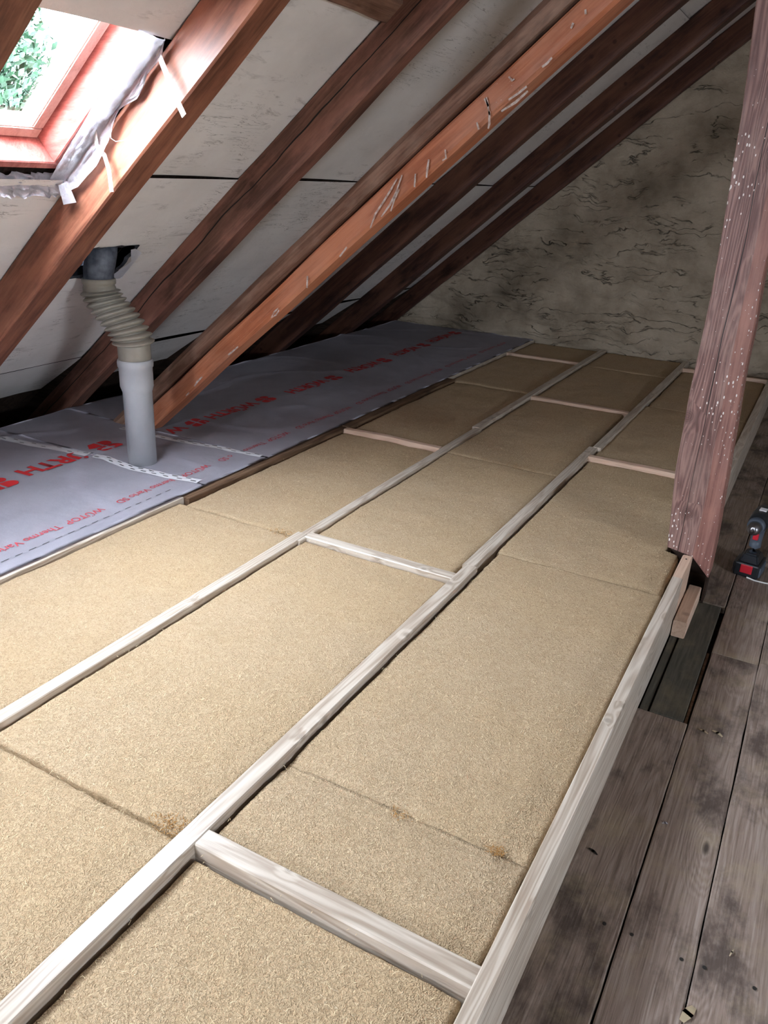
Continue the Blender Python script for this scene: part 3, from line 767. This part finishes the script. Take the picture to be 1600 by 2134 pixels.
insul('large textured batt of the right column, in the middle right of the picture', C0, C1, 1.221, 2.56, .180, .0095, seed=14, soft=(1, 0))
insul('right column batt beside the post foot, up to the pinkish white crosspiece', -.878, -.28, 2.562, 3.806, .180, .012, seed=15, soft=(1, 0), notch=(2.93, -.330))
insul('right column batt beyond the pinkish white crosspiece, left of and behind the post', -.878, -.278, 3.852, 5.07, .184, .016, seed=17)
insul('dim right column batt in front of the pink board', -.86, -.278, 5.074, 6.298, .178, .02, seed=18)

# ------------------------------------------------------------ MEMBRANE
def memz(x, y, off=0.0):
    k = max(0, min(1, (-2.16-x)/.25))
    w_ = .007*noise.noise(Vector((x*2.1, y*1.5, 2)))+.004*noise.noise(Vector((x*6, y*4.2, 8)))
    crease = .006*max(0, 1-abs(nz((x*1.6, y*1.9, 17)))*14)
    return .203 + (w_+crease)*k + .0015*nz((x*12, y*9, 3)) + off
def membrane(lab, y0, y1, off, x0=-3.45, x1=-2.128):
    bm = bmesh.new()
    def f(x, y):
        xe = x
        if x > x1-.02: xe = x + .008*nz((y*3, 1, 1))
        return Vector((xe, y, memz(x, y, off)))
    sheet(bm, f, x0, x1, y0, y1, .022, .022)
    gme = bmesh.ops.solidify(bm, geom=bm.faces[:], thickness=.0012)
    o = mk('vapour_membrane', bm, M['mem'], smooth=True); tag(o, lab, 'membrane'); return o
m_near = membrane('bluish white printed membrane sheet at the left edge, in front of the taped seam', .2, 2.42, .004)
m_mid = membrane('narrow printed membrane sheet between the two taped seams, around the grey pipe', 2.36, 2.86, .002)
m_far = membrane('long dim membrane sheet with rows of red lettering, running to the gable wall', 2.80, 6.60, 0.0)
# strut foot hole is simply where the strut meets the sheet
def to_parent(o, p): o.parent = p; o.matrix_parent_inverse = p.matrix_world.inverted(); return o
dg = bpy.context.evaluated_depsgraph_get()
def text(s, size, x, y, parent, off, mat, bold=0.0, clip=None, name='lettering', sx=1.0):
    cu = bpy.data.curves.new('t', 'FONT'); cu.body = s; cu.size = size; cu.offset = bold; cu.resolution_u = 3
    cu.align_y = 'CENTER'; cu.align_x = 'LEFT'
    to = bpy.data.objects.new('t', cu); COL.objects.link(to)
    bpy.context.view_layer.update()
    me = bpy.data.meshes.new_from_object(to.evaluated_get(bpy.context.evaluated_depsgraph_get()))
    bpy.data.objects.remove(to)
    bm = bmesh.new(); bm.from_mesh(me); bpy.data.meshes.remove(me)
    bmesh.ops.triangulate(bm, faces=bm.faces[:])
    for v in bm.verts:
        lx, ly = v.co.x*sx, v.co.y
        X, Y = x+ly, y-lx
        v.co = Vector((X, Y, memz(X, Y, off)+.0022))
    if clip:
        bad = [f for f in bm.faces if not (clip[0] < f.calc_center_median().y < clip[1])]
        bmesh.ops.delete(bm, geom=bad, context='FACES')
    for f in bm.faces:
        if f.normal.z < 0: f.normal_flip()
    o = mk(name, bm, mat); return to_parent(o, parent)
def logo(x, y, size, parent, off):
    """two rounded lobes and two stepped flags, reading towards the camera"""
    bm = bmesh.new()
    def poly(pts):
        vs = []
        for a, b in pts:
            X, Y = x+b*size, y-a*size; vs.append(bm.verts.new((X, Y, memz(X, Y, off)+.0022)))
        f = bm.faces.new(vs); f.normal_update()
        if f.normal.z < 0: f.normal_flip()
    def arc(cx, cy, r, a0, a1, n=10): return [(cx+r*math.cos(math.radians(a0+(a1-a0)*i/n)), cy+r*math.sin(math.radians(a0+(a1-a0)*i/n))) for i in range(n+1)]
    poly([(-.05, .03), (-.05, .5), (-.45, .5)] + arc(-.33, .27, .24, 110, 270, 8))
    poly([(-.05, -.5), (-.05, -.03), (-.33, -.03)] + arc(-.28, -.27, .235, 110, 270, 8))
    poly([(.05, .03), (.05, .5), (.30, .5)] + arc(.33, .28, .22, 70, -90, 8))
    poly([(.05, -.5), (.05, -.03), (.45, -.03), (.62, -.12), (.36, -.5)])
    to_parent(mk('printed_logo', bm, M['red']), parent)
WX = -2.80
# big word rows (start y of the first letter; text runs towards the camera)
def word(y, parent, off, x=WX, clip=None, sz=.135): text('WÜRTH', sz, x, y, parent, off, M['red'], .0045*sz/.135, clip, 'bold_lettering', 1.0)
word(2.56, m_near, .004, WX-.03, clip=(0, 2.37))
logo(WX+.0, 1.93, .125, m_near, .004)
word(1.78, m_near, .004, WX)
logo(WX-.03, 2.53, .125, m_mid, .002)
for k, (yw, xx) in enumerate([(2.985, -2.76), (3.57, -2.755), (4.26, -2.725), (4.96, -2.735), (5.65, -2.76), (6.3, -2.78)]):
    p = m_far; of = 0
    word(yw, p, of, xx, (2.87, 6.6), .108); logo(xx+.01, yw+.095, .10, p, of)
yy = 6.3
while yy > .5:
    for (p, a, b, of) in ((m_near, .3, 2.38, .004), (m_mid, 2.44, 2.78, .002), (m_far, 2.87, 6.5, 0)):
        if yy > a and yy-.56 < b: text('WÜTOP  Thermo Vario SD', .048, -2.275, yy, p, of, M['redlight'], .0002, (a, b), 'thin_lettering', .98)
    yy -= .615
# dashed red edge line printed on the near sheet
bm = bmesh.new(); y_ = .5
while y_ < 2.3:
    vs = [bm.verts.new((xx, yq, memz(xx, yq, .004)+.0022)) for xx, yq in ((-2.203, y_), (-2.200, y_), (-2.200, y_+.03), (-2.203, y_+.03))]
    bm.faces.new(vs); y_ += .055
to_parent(mk('dashed_line', bm, M['ink']), m_near)
# tapes
def tape(lab, pts, wd, off):
    fine = []
    for a, b in zip(pts, pts[1:]):
        for i in range(8): fine.append(Vector(a).lerp(Vector(b), i/8))
    fine.append(Vector(pts[-1]))
    bm = bmesh.new(); bd = bmesh.new(); prev = None; run = 0
    for i, p in enumerate(fine):
        d = (fine[min(i+1, len(fine)-1)]-fine[max(i-1, 0)]).normalized(); q = Vector((-d.y, d.x))
        row = [bm.verts.new((p.x+q.x*wd*k, p.y+q.y*wd*k, memz(p.x+q.x*wd*k, p.y+q.y*wd*k, off)+(.0008 if k else .0016)+.001*nz((p.x*30, k*3, 1)))) for k in (-.5, 0, .5)]
        if prev:
            for k in (0, 1): bm.faces.new((prev[k], prev[k+1], row[k+1], row[k]))
        prev = row
    L = sum((b-a).length for a, b in zip(fine, fine[1:])); n = int(L/.045)
    for j in range(n):
        t = (j+.3)/n*(len(fine)-1); i = int(t); p = fine[i].lerp(fine[min(i+1, len(fine)-1)], t-i)
        d = (fine[min(i+1, len(fine)-1)]-fine[max(i-1, 0)]).normalized(); q = Vector((-d.y, d.x))
        for k in ((-.22,), (.2,))[j % 2]:
            c = p+q*wd*k; hl = .013; hw = .0022
            vs = []
            for a_, b_ in ((-hl, -hw), (hl, -hw), (hl, hw), (-hl, hw)):
                P_ = c+d*a_+q*b_; vs.append(bd.verts.new((P_.x, P_.y, memz(P_.x, P_.y, off)+.0036)))
            bd.faces.new(vs)
    o = mk('adhesive_tape', bm, M['tape']); tag(o, lab, 'tape')
    to_parent(mk('tape_print', bd, M['ink']), o)
tape('white printed tape on the membrane seam running in front of the pipe foot',
     [(-3.40, 2.325), (-3.1, 2.355), (-2.7, 2.41), (-2.5, 2.385), (-2.35, 2.40), (-2.17, 2.43)], .045, .005)
tape('fainter printed tape over the membrane seam behind the grey pipe', [(-2.98, 2.78), (-2.6, 2.80), (-2.4, 2.83), (-2.16, 2.85)], .035, .003)

# ------------------------------------------------------------ VENT PIPE
PX, PY, PR = -2.535, 2.475, .062
vp = empty('vent_pipe', (PX, PY, ZT)); tag(vp, 'grey plastic vent pipe with ribbed flexible hose, rising from the membrane to the roof', 'pipe')
def lathe(name, prof, mat, parent, base, seg=40, tiltx=0):
    bm = bmesh.new(); rings = [[bm.verts.new((r*math.cos(2*math.pi*k/seg), r*math.sin(2*math.pi*k/seg), z)) for k in range(seg)] for r, z in prof]
    for a, b in zip(rings, rings[1:]):
        for k in range(seg): bm.faces.new((a[k], a[(k+1) % seg], b[(k+1) % seg], b[k])).smooth = True
    bm.faces.new(rings[0][::-1]); bm.faces.new(rings[-1])
    return to_parent(mk(name, bm, mat, None, Matrix.Translation(base)), parent)
zt = CAMZ-.78
lathe('straight_pipe', [(PR, ZT-.02), (PR, zt-.14), (PR+.002, zt-.135), (PR+.008, zt-.115), (PR+.008, zt-.035), (PR+.012, zt-.030), (PR+.013, zt-.012), (PR+.011, zt-.003), (PR+.009, zt), (PR+.002, zt)], M['pipe'], vp, (PX, PY, 0), 56)
lathe('spigot_collar', [(PR+.003, zt-.01), (PR+.003, zt+.003), (PR+.006, zt+.006), (PR+.006, zt+.062), (PR+.003, zt+.068)], M['hose'], vp, (PX, PY, 0), 56)
# ribbed hose
bm = bmesh.new(); seg = 56
P0 = Vector((PX, PY, zt+.062)); P3 = Vector((PX-.135, PY-.035, CAMZ-.505))
P1 = P0+Vector((-.005, 0, .07)); P2 = P3+Vector((.02, 0, -.06))
ribs = 10; N = ribs*12; rings = []
for i in range(N+1):
    t = i/N
    p = P0*(1-t)**3+P1*3*t*(1-t)**2+P2*3*t*t*(1-t)+P3*t**3
    ph = (t*ribs) % 1; rr = PR + .001 + .025*(1-abs(2*ph-1)**1.7)*(1-.25*t)
    tl = .55*math.sin(math.pi*min(1, t*1.08))   # hose leans in the middle
    ax = Vector((-.35*math.sin(math.pi*t)-.08*t, -.05, 1)).normalized()
    u = ax.cross(Vector((0, 1, 0))).normalized(); v = u.cross(ax)
    rings.append([bm.verts.new(p+(u*math.cos(2*math.pi*k/seg)+v*math.sin(2*math.pi*k/seg))*rr) for k in range(seg)])
for a, b in zip(rings, rings[1:]):
    for k in range(seg): bm.faces.new((a[k], a[(k+1) % seg], b[(k+1) % seg], b[k])).smooth = True
bmesh.ops.recalc_face_normals(bm, faces=bm.faces)
to_parent(mk('ribbed_hose', bm, M['hose']), vp)
r0 = PR
lathe('hose_cuff', [(r0-.004, -.02), (r0+.004, -.015), (r0+.004, .012), (r0+.001, .016), (r0+.001, .024), (r0+.006, .028), (r0+.006, .045), (r0+.002, .048)], M['hose'], vp, P3, 48)
bm = bmesh.new(); q0 = P3+Vector((0, 0, .04))
tube(bm, [q0, q0+Vector((.004, 0, .04)), q0+Vector((.012, .006, .075)), q0+Vector((.018, .012, .11)), q0+Vector((.02, .016, .15))], PR-.001, 36)
M['elbow'] = m_noisy('dusty_dark_blue_plastic', (.035, .045, .065), (.15, .17, .21), 16, .5, .1, .003)
to_parent(mk('black_elbow', bm, M['elbow']), vp)
# cut opening in the roof boarding, black inside, with the torn sheet round it
bm = bmesh.new()
hole = [(-2.30, 2.35), (-2.27, 2.47), (-2.245, 2.575), (-2.205, 2.57), (-2.16, 2.56), (-2.125, 2.49), (-2.12, 2.38), (-2.15, 2.32), (-2.22, 2.31)]
def hs(x, dc=0):  # slope coordinate from x on the ceiling plane
    z = (CC+ST*x)/CT; return x*CT+z*ST
h0, h1, k0, k1 = HOLE[0]-.004, HOLE[1]+.004, HOLE[2]-.004, HOLE[3]+.004
cr = [(h0, k0), (h1, k0), (h1, k1), (h0, k1)]
lo = [bm.verts.new(SP(a_, b_, 1.434)) for a_, b_ in cr]; hi = [bm.verts.new(SP(a_, b_, 1.62)) for a_, b_ in cr]
for i in range(4): bm.faces.new((lo[i], lo[(i+1) % 4], hi[(i+1) % 4], hi[i]))
bm.faces.new(hi)
bmesh.ops.solidify(bm, geom=bm.faces[:], thickness=.003)
# ragged rim of black roofing sheet round the cut
import itertools
rim = []
for i in range(4):
    a_, b_ = cr[i], cr[(i+1) % 4]
    for q in range(7):
        t_ = q/7; s_, y_ = a_[0]+(b_[0]-a_[0])*t_, a_[1]+(b_[1]-a_[1])*t_
        cs, cy_ = (h0+h1)/2, (k0+k1)/2
        o_ = 1.0+.05*math.sin(i*5+q*2.3); n_ = .87+.07*math.sin(i*3+q*1.7)
        rim.append((bm.verts.new(SP(cs+(s_-cs)*o_, cy_+(y_-cy_)*o_, 1.421)), bm.verts.new(SP(cs+(s_-cs)*n_, cy_+(y_-cy_)*n_, 1.427))))
for (a0_, a1_), (b0_, b1_) in zip(rim, rim[1:]+rim[:1]): bm.faces.new((a0_, b0_, b1_, a1_))
tag(mk('roof_opening', bm, M['black']), 'ragged black opening in the sloping ceiling where the vent hose goes out', 'opening')
bm = bmesh.new()
fl = [(-2.76, 2.60), (-2.735, 2.548), (-2.655, 2.600), (-2.598, 2.552), (-2.585, 2.56), (-2.61, 2.62), (-2.68, 2.64), (-2.75, 2.63)]
vs = [bm.verts.new(SP(hs(x), y, CC-.0125-.01*abs(math.sin(i*2.1)))) for i, (x, y) in enumerate(fl)]; bm.faces.new(vs)
tag(mk('torn_flap', bm, M['foil']), 'torn white edge curling beside the black opening in the ceiling', 'flap')

# ------------------------------------------------------------ FOIL round the skylight
low = [(-1.185, 1.425), (-1.227, 1.398), (-1.30, 1.405), (-1.334, 1.392), (-1.374, 1.385), (-1.45, 1.412), (-1.50, 1.398), (-1.533, 1.385), (-1.59, 1.372), (-1.646, 1.365), (-1.70, 1.37), (-1.76, 1.374), (-1.80, 1.39)]
def lowc(s):
    for a, b in zip(low, low[1:]):
        if b[0] <= s <= a[0]:
            t = (s-a[0])/(b[0]-a[0]); return a[1]+(b[1]-a[1])*t
    return low[-1][1] if s < -1.8 else low[0][1]
bm = bmesh.new()
def foil(s, t):
    lc = lowc(s)
    if t < .45:
        k = t/.45; yl = 1.945-.04*(s+1.8)/.6; y = yl+(1.996-yl)*k; c = 1.436-.016*k
    else:
        k = (t-.45)/.55; y = 1.998-.004; c = 1.42+(lc-1.42)*k
    cr = .014*noise.fractal(Vector((s*9, t*3, 2)), .8, 2, 4)
    return SP(s+.006*nz((s*20, t*5, 3)), y-abs(cr)-.006, c-abs(cr)*.5)
sheet(bm, foil, -1.80, -1.185, 0, 1, .008, .05)
bmesh.ops.solidify(bm, geom=bm.faces[:], thickness=.001)
foilo = tag(mk('vapour_foil', bm, M['foil'], smooth=True), 'crumpled white foil tucked between the skylight frame and the bright red rafter', 'foil')
bm = bmesh.new()
def foil2(y, t): return SP(-1.79-.045*t+.006*nz((y*14, t*3, 4)), y, 1.452-.035*t-.026*abs(noise.fractal(Vector((y*16, t*4, 7)), .8, 2, 4)))
sheet(bm, foil2, 1.41, 1.985, 0, 1.2, .008, .1)
bmesh.ops.solidify(bm, geom=bm.faces[:], thickness=.001)
tag(mk('vapour_foil', bm, M['foil'], smooth=True), 'crinkled bluish foil strip below the skylight sill', 'foil')
bm = bmesh.new()
vs = [bm.verts.new(p) for p in (SP(-1.765, 1.965, 1.40), SP(-1.80, 1.985, 1.345), SP(-1.845, 1.975, 1.37), SP(-1.80, 1.955, 1.41))]
bm.faces.new((vs[0], vs[1], vs[2])); bm.faces.new((vs[0], vs[2], vs[3])); 
bmesh.ops.solidify(bm, geom=bm.faces[:], thickness=.001)
to_parent(mk('folded_corner', bm, M['foil']), foilo)
def strap(lab, pts, wd):
    bm = bmesh.new(); prev = None
    fine = []
    for a, b in zip(pts, pts[1:]):
        for i in range(5): fine.append([a[k]+(b[k]-a[k])*i/5 for k in range(3)])
    fine.append(pts[-1])
    for i, (s, y, c) in enumerate(fine):
        a, b = fine[max(0, i-1)], fine[min(len(fine)-1, i+1)]
        d = (Vector(SP(*b))-Vector(SP(*a))).normalized(); q = d.cross(Vector((0, 1, 0))).normalized()
        p = SP(s, y, c); row = [bm.verts.new(p+q*wd*k) for k in (-.5, .5)]
        if prev: bm.faces.new((prev[0], prev[1], row[1], row[0]))
        prev = row
    bmesh.ops.solidify(bm, geom=bm.faces[:], thickness=.0015)
    tag(mk('strap', bm, M['strap'], smooth=False), lab, 'strap')
strap('upper white strap hanging from the foil across the bright red rafter', [(-1.20, 1.96, 1.455), (-1.225, 1.984, 1.425), (-1.24, 1.985, 1.361), (-1.256, 1.983, 1.293), (-1.263, 1.98, 1.232)], .019)
strap('lower white strap hanging from the foil across the bright red rafter', [(-1.56, 1.97, 1.43), (-1.597, 1.982, 1.402), (-1.595, 1.985, 1.361), (-1.61, 1.983, 1.319), (-1.645, 1.98, 1.267)], .017)
bm = bmesh.new()
tube(bm, [SP(s, 1.984-.01*math.sin(i), c) for i, (s, c) in enumerate([(-1.52, 1.392), (-1.53, 1.372), (-1.52, 1.352), (-1.497, 1.338), (-1.475, 1.333), (-1.462, 1.338), (-1.455, 1.325)])], .0008, 6)
tag(mk('loose_thread', bm, M['strap']), 'thin white thread curling on the bright red rafter between the straps', 'thread')

# ------------------------------------------------------------ bent nail on the rafter
bm = bmesh.new(); tube(bm, [(0, 0, 0), (0, -.02, -.012), (0, -.03, -.02), (.004, -.036, -.012)], .004, 8)
nl = mk('bent_nail', bm, M['darksteel'], None, Matrix.Translation(SP(.02, 4.855, 1.278)))
tag(nl, 'bent iron nail sticking out below the dark rafter right of the orange strut', 'nail')

# ------------------------------------------------------------ DRILL
D = Vector((-.052, 3.335, 0)); yaw = math.radians(-7)
MD = Matrix.Translation(D) @ Matrix.Rotation(yaw, 4, 'Z') @ Matrix.Scale(1.14, 4)     # local -Y points to the chuck side
dr = bpy.data.objects.new('cordless_drill', None); COL.objects.link(dr); dr.matrix_world = MD
tag(dr, 'black cordless drill driver with red panels, standing on its battery on the floorboards', 'drill')
bpy.context.view_layer.update()
def dpart(name, bm, mat, parent=dr, label=None):
    o = mk(name, bm, mat, None, MD.copy()); o.parent = parent; o.matrix_parent_inverse = parent.matrix_world.inverted()
    if label: o['label'] = label
    return o
bm = bmesh.new(); box(bm, -.042, .042, -.052, .062, .0, .052, bev=.006)
bat = dpart('battery', bm, M['toolblack'])
bpy.context.view_layer.update()
bm = bmesh.new(); box(bm, -.020, .020, -.0545, -.050, .016, .048, bev=.002); dpart('release_button', bm, M['toolred'], bat, 'red panel')
bm = bmesh.new(); box(bm, -.047, -.038, -.045, .04, .008, .046, bev=.003); dpart('side_grip', bm, M['toolgrey'], bat)
bm = bmesh.new(); box(bm, .038, .047, -.045, .04, .008, .046, bev=.003); dpart('side_grip', bm, M['toolgrey'], bat)
bm = bmesh.new()
fs = box(bm, -.036, .036, -.045, .058, .050, .078, bev=0)
for v in bm.verts:
    if v.co.z > .07: v.co.x *= .62; v.co.y = v.co.y*.62+.008
bmesh.ops.bevel(bm, geom=bm.edges[:], offset=.005, segments=2, affect='EDGES'); dpart('foot', bm, M['toolblack'])
bm = bmesh.new(); tube(bm, [(0, .012, .07), (0, .014, .10), (0, .012, .13), (0, .006, .165), (0, .0, .19)], [.026, .0205, .0195, .022, .026], 20); dpart('grip', bm, M['toolgrey'])
bm = bmesh.new(); box(bm, -.009, .009, -.022, -.004, .135, .165, bev=.003); dpart('trigger', bm, M['toolred'])
bm = bmesh.new(); tube(bm, [(0, -.055, .205), (0, -.05, .205), (0, -.02, .205), (0, .03, .205), (0, .075, .205), (0, .088, .205), (0, .093, .205)], [.026, .031, .034, .036, .035, .028, .012], 28)
hs_ = dpart('motor_housing', bm, M['toolblack'])
bm = bmesh.new(); box(bm, -.012, .012, .0, .028, .2385, .2425, bev=.001); dpart('sticker', bm, M['toolwhite'])
bm = bmesh.new(); tube(bm, [(0, -.052, .205), (0, -.058, .205), (0, -.072, .205), (0, -.078, .205)], [.027, .029, .029, .024], 28); dpart('torque_ring', bm, M['toolgrey'])
bm = bmesh.new(); tube(bm, [(0, -.076, .205), (0, -.082, .205), (0, -.105, .205), (0, -.118, .205), (0, -.120, .205), (0, -.119, .205), (0, -.105, .205)], [.019, .022, .022, .014, .010, .006, .005], 28); dpart('chuck', bm, M['steel'])

# thin board standing in for a lit floor patch, and cable near the drill
ob = batten('lit_patch_board', .003, .16, 3.43, 4.3, 0.0, .018, M['floor'], seed=3)
tag(ob, 'board added as the lit floor patch at the right edge behind the drill', 'board')
bm = bmesh.new(); tube(bm, [(-.05, 3.275, .003), (-.02, 3.262, .003), (.02, 3.262, .003), (.06, 3.27, .003), (.12, 3.30, .003), (.2, 3.36, .003)], .003, 8)
tag(mk('cord', bm, M['strap']), 'thin pale cord lying on the floor just in front of the drill', 'cord')

# ------------------------------------------------------------ small debris
def chip(lab, x, y, L, wd, rot, mat='chip', name='wood_chip', z=0.0):
    bm = bmesh.new(); n = 5; pr = None
    for i in range(n+1):
        t = i/n-.5; ww = wd*(1-abs(t)*1.1)+.0006
        row = [bm.verts.new((t*L, k*ww, .001+.003*math.cos(t*3)*(1 if k else 1.3))) for k in (-.5, .5)]
        if pr: bm.faces.new((pr[0], pr[1], row[1], row[0]))
        pr = row
    bmesh.ops.solidify(bm, geom=bm.faces[:], thickness=.0012)
    tag(mk(name, bm, M[mat], None, Matrix.Translation((x, y, z)) @ Matrix.Rotation(rot, 4, 'Z')), lab, 'wood chip')
chip('pale wood sliver on the floor, left of the twin chips right of the rail', -.045, 2.133, .03, .008, -.3)
chip('larger pale wood chip on the bright floorboard level with the rail knot', -.008, 2.145, .034, .012, -.5)
chip('dark little stick lying close to the rail on the shaded floorboard', -.2, 1.517, .026, .007, -.4, 'darksteel')
chip('pale chip stuck in the floor gap at the bottom edge of the picture', .066, 1.215, .045, .02, 1.2)
chip('tiny whitish chip beside the gap in the shaded floor', -.07, 1.70, .014, .008, .4, 'tape')
chip('pale splinter pointing up on the bright floorboard near the bottom', .122, 1.40, .022, .003, 1.3)
for lab, x, y in (('dark nail hole in the shaded floorboard, left of a pair near the bottom', -.125, 1.333), ('dark nail hole right of the gap in the shaded floor near the bottom', -.068, 1.336),
                  ('dark nail head on the bright floorboard just left of the second gap', .034, 1.33), ('dark nail head just right of the second gap in the bright floor', .078, 1.335), ('dark nail head near the right edge of the bright floor', .172, 1.339)):
    bm = bmesh.new(); bmesh.ops.create_cone(bm, cap_ends=True, segments=10, radius1=.0042, radius2=.0042, depth=.0015)
    tag(mk('floor_nail', bm, M['darksteel'], None, Matrix.Translation((x, y, .0012))), lab, 'nail')
# torn tufts at the seams
def tuft(lab, x, y, z, R, nst=60, sx=1.0):
    bm = bmesh.new()
    for i in range(nst):
        a = random.uniform(0, 6.283); r = R*random.random()**.7
        p = Vector((x+math.cos(a)*r*sx, y+math.sin(a)*r*.6, z+random.uniform(0, .003)))
        d = Vector((random.uniform(-1, 1), random.uniform(-1, 1), random.uniform(-.1, .5))).normalized()
        L = random.uniform(.004, .012); q = d.cross(Vector((0, 0, 1))).normalized()*.0007
        m_ = p+d*L*.5+Vector((0, 0, .001)); e = p+d*L
        vs = [bm.verts.new(v) for v in (p-q, p+q, m_+q, m_-q)]; bm.faces.new(vs)
        v2 = [bm.verts.new(v) for v in (m_-q, m_+q, e)]; bm.faces.new(v2)
    tag(mk('fibre_tuft', bm, M['tuft']), lab, 'fibre tuft')
tuft('brown torn fibre tuft at the end of the open joint beside the third batten', -.955, .93, .185, .05, 160)
tuft('small orange fibre tuft on the rough strip near the right rail', -.345, 1.222, .182, .022, 90)
tuft('brown torn fibres in the joint near the second batten, level with the pipe foot', -1.605, 2.24, .186, .045, 120, 1.5)
tuft('pinkish torn fibres along the seam left of the third batten in the distance', -1.16, 3.48, .188, .07, 120, 2.2)
tuft('faint torn fibres in the middle of the right column near the nearest crosspiece', -.56, 1.21, .181, .03, 40)
# pale loose fibres all over the batts
bm = bmesh.new()
for i in range(5200):
    v = random.random()**1.7
    y = .3+3.6*v
    x = random.uniform(-2.08, -.29)
    if -1.556 < x < -1.50 or -.93 < x < -.862: continue
    z = (.1845 if x > -.9 else .1885)-(.008 if x > -.9 and y < .9 else 0)+random.uniform(-.001, .002); L = random.uniform(.004, .014); a = random.uniform(0, math.pi)
    d = Vector((math.cos(a), math.sin(a), 0)); q = Vector((-d.y, d.x, 0))*.00045
    b = q.normalized()*L*random.uniform(-.25, .25)
    p0, p1, p2 = Vector((x, y, z-.002)), Vector((x, y, z+.0012))+d*L*.5+b, Vector((x, y, z-.001))+d*L
    a0, a1, b0, b1, c0, c1 = [bm.verts.new(p) for p in (p0-q, p0+q, p1-q, p1+q, p2-q, p2+q)]
    bm.faces.new((a0, a1, b1, b0)); bm.faces.new((b0, b1, c1, c0))
tag(mk('loose_fibres', bm, M['fibre']), 'fine pale wood fibres scattered over the insulation batts', 'fibres', kind='stuff')

# ------------------------------------------------------------ TREE outside
tree = empty('tree', Vector((-9.2, 6.2, -1.5))); tag(tree, 'leafy green tree seen outside through the skylight', 'tree')
bm = bmesh.new(); tube(bm, [(-9.2, 6.2, -1.5), (-9.15, 6.25, .5), (-9.2, 6.2, 2.6)], [.16, .12, .05], 10)
to_parent(mk('trunk', bm, M['bark']), tree)
bm = bmesh.new(); rnd = random.Random(3)
CR = Vector((-9.2, 6.2, 2.0))
for i in range(34000):
    d = Vector((rnd.gauss(0, 1), rnd.gauss(0, 1), rnd.gauss(0, 1))).normalized()
    lump = 1+.22*noise.noise(d*2.6)
    r = (rnd.random()**.35)
    p = CR+Vector((d.x*1.35, d.y*1.35, d.z*1.9))*r*lump
    n_ = Vector((rnd.gauss(0, 1), rnd.gauss(0, 1), rnd.gauss(0, 1))).normalized(); u = n_.orthogonal().normalized(); v = n_.cross(u); L = rnd.uniform(.035, .07)
    vs = [bm.verts.new(q) for q in (p-u*L, p+v*L*.5, p+u*L, p-v*L*.5)]; bm.faces.new(vs)
fo = mk('foliage', bm, M['leaf']); to_parent(fo, tree)
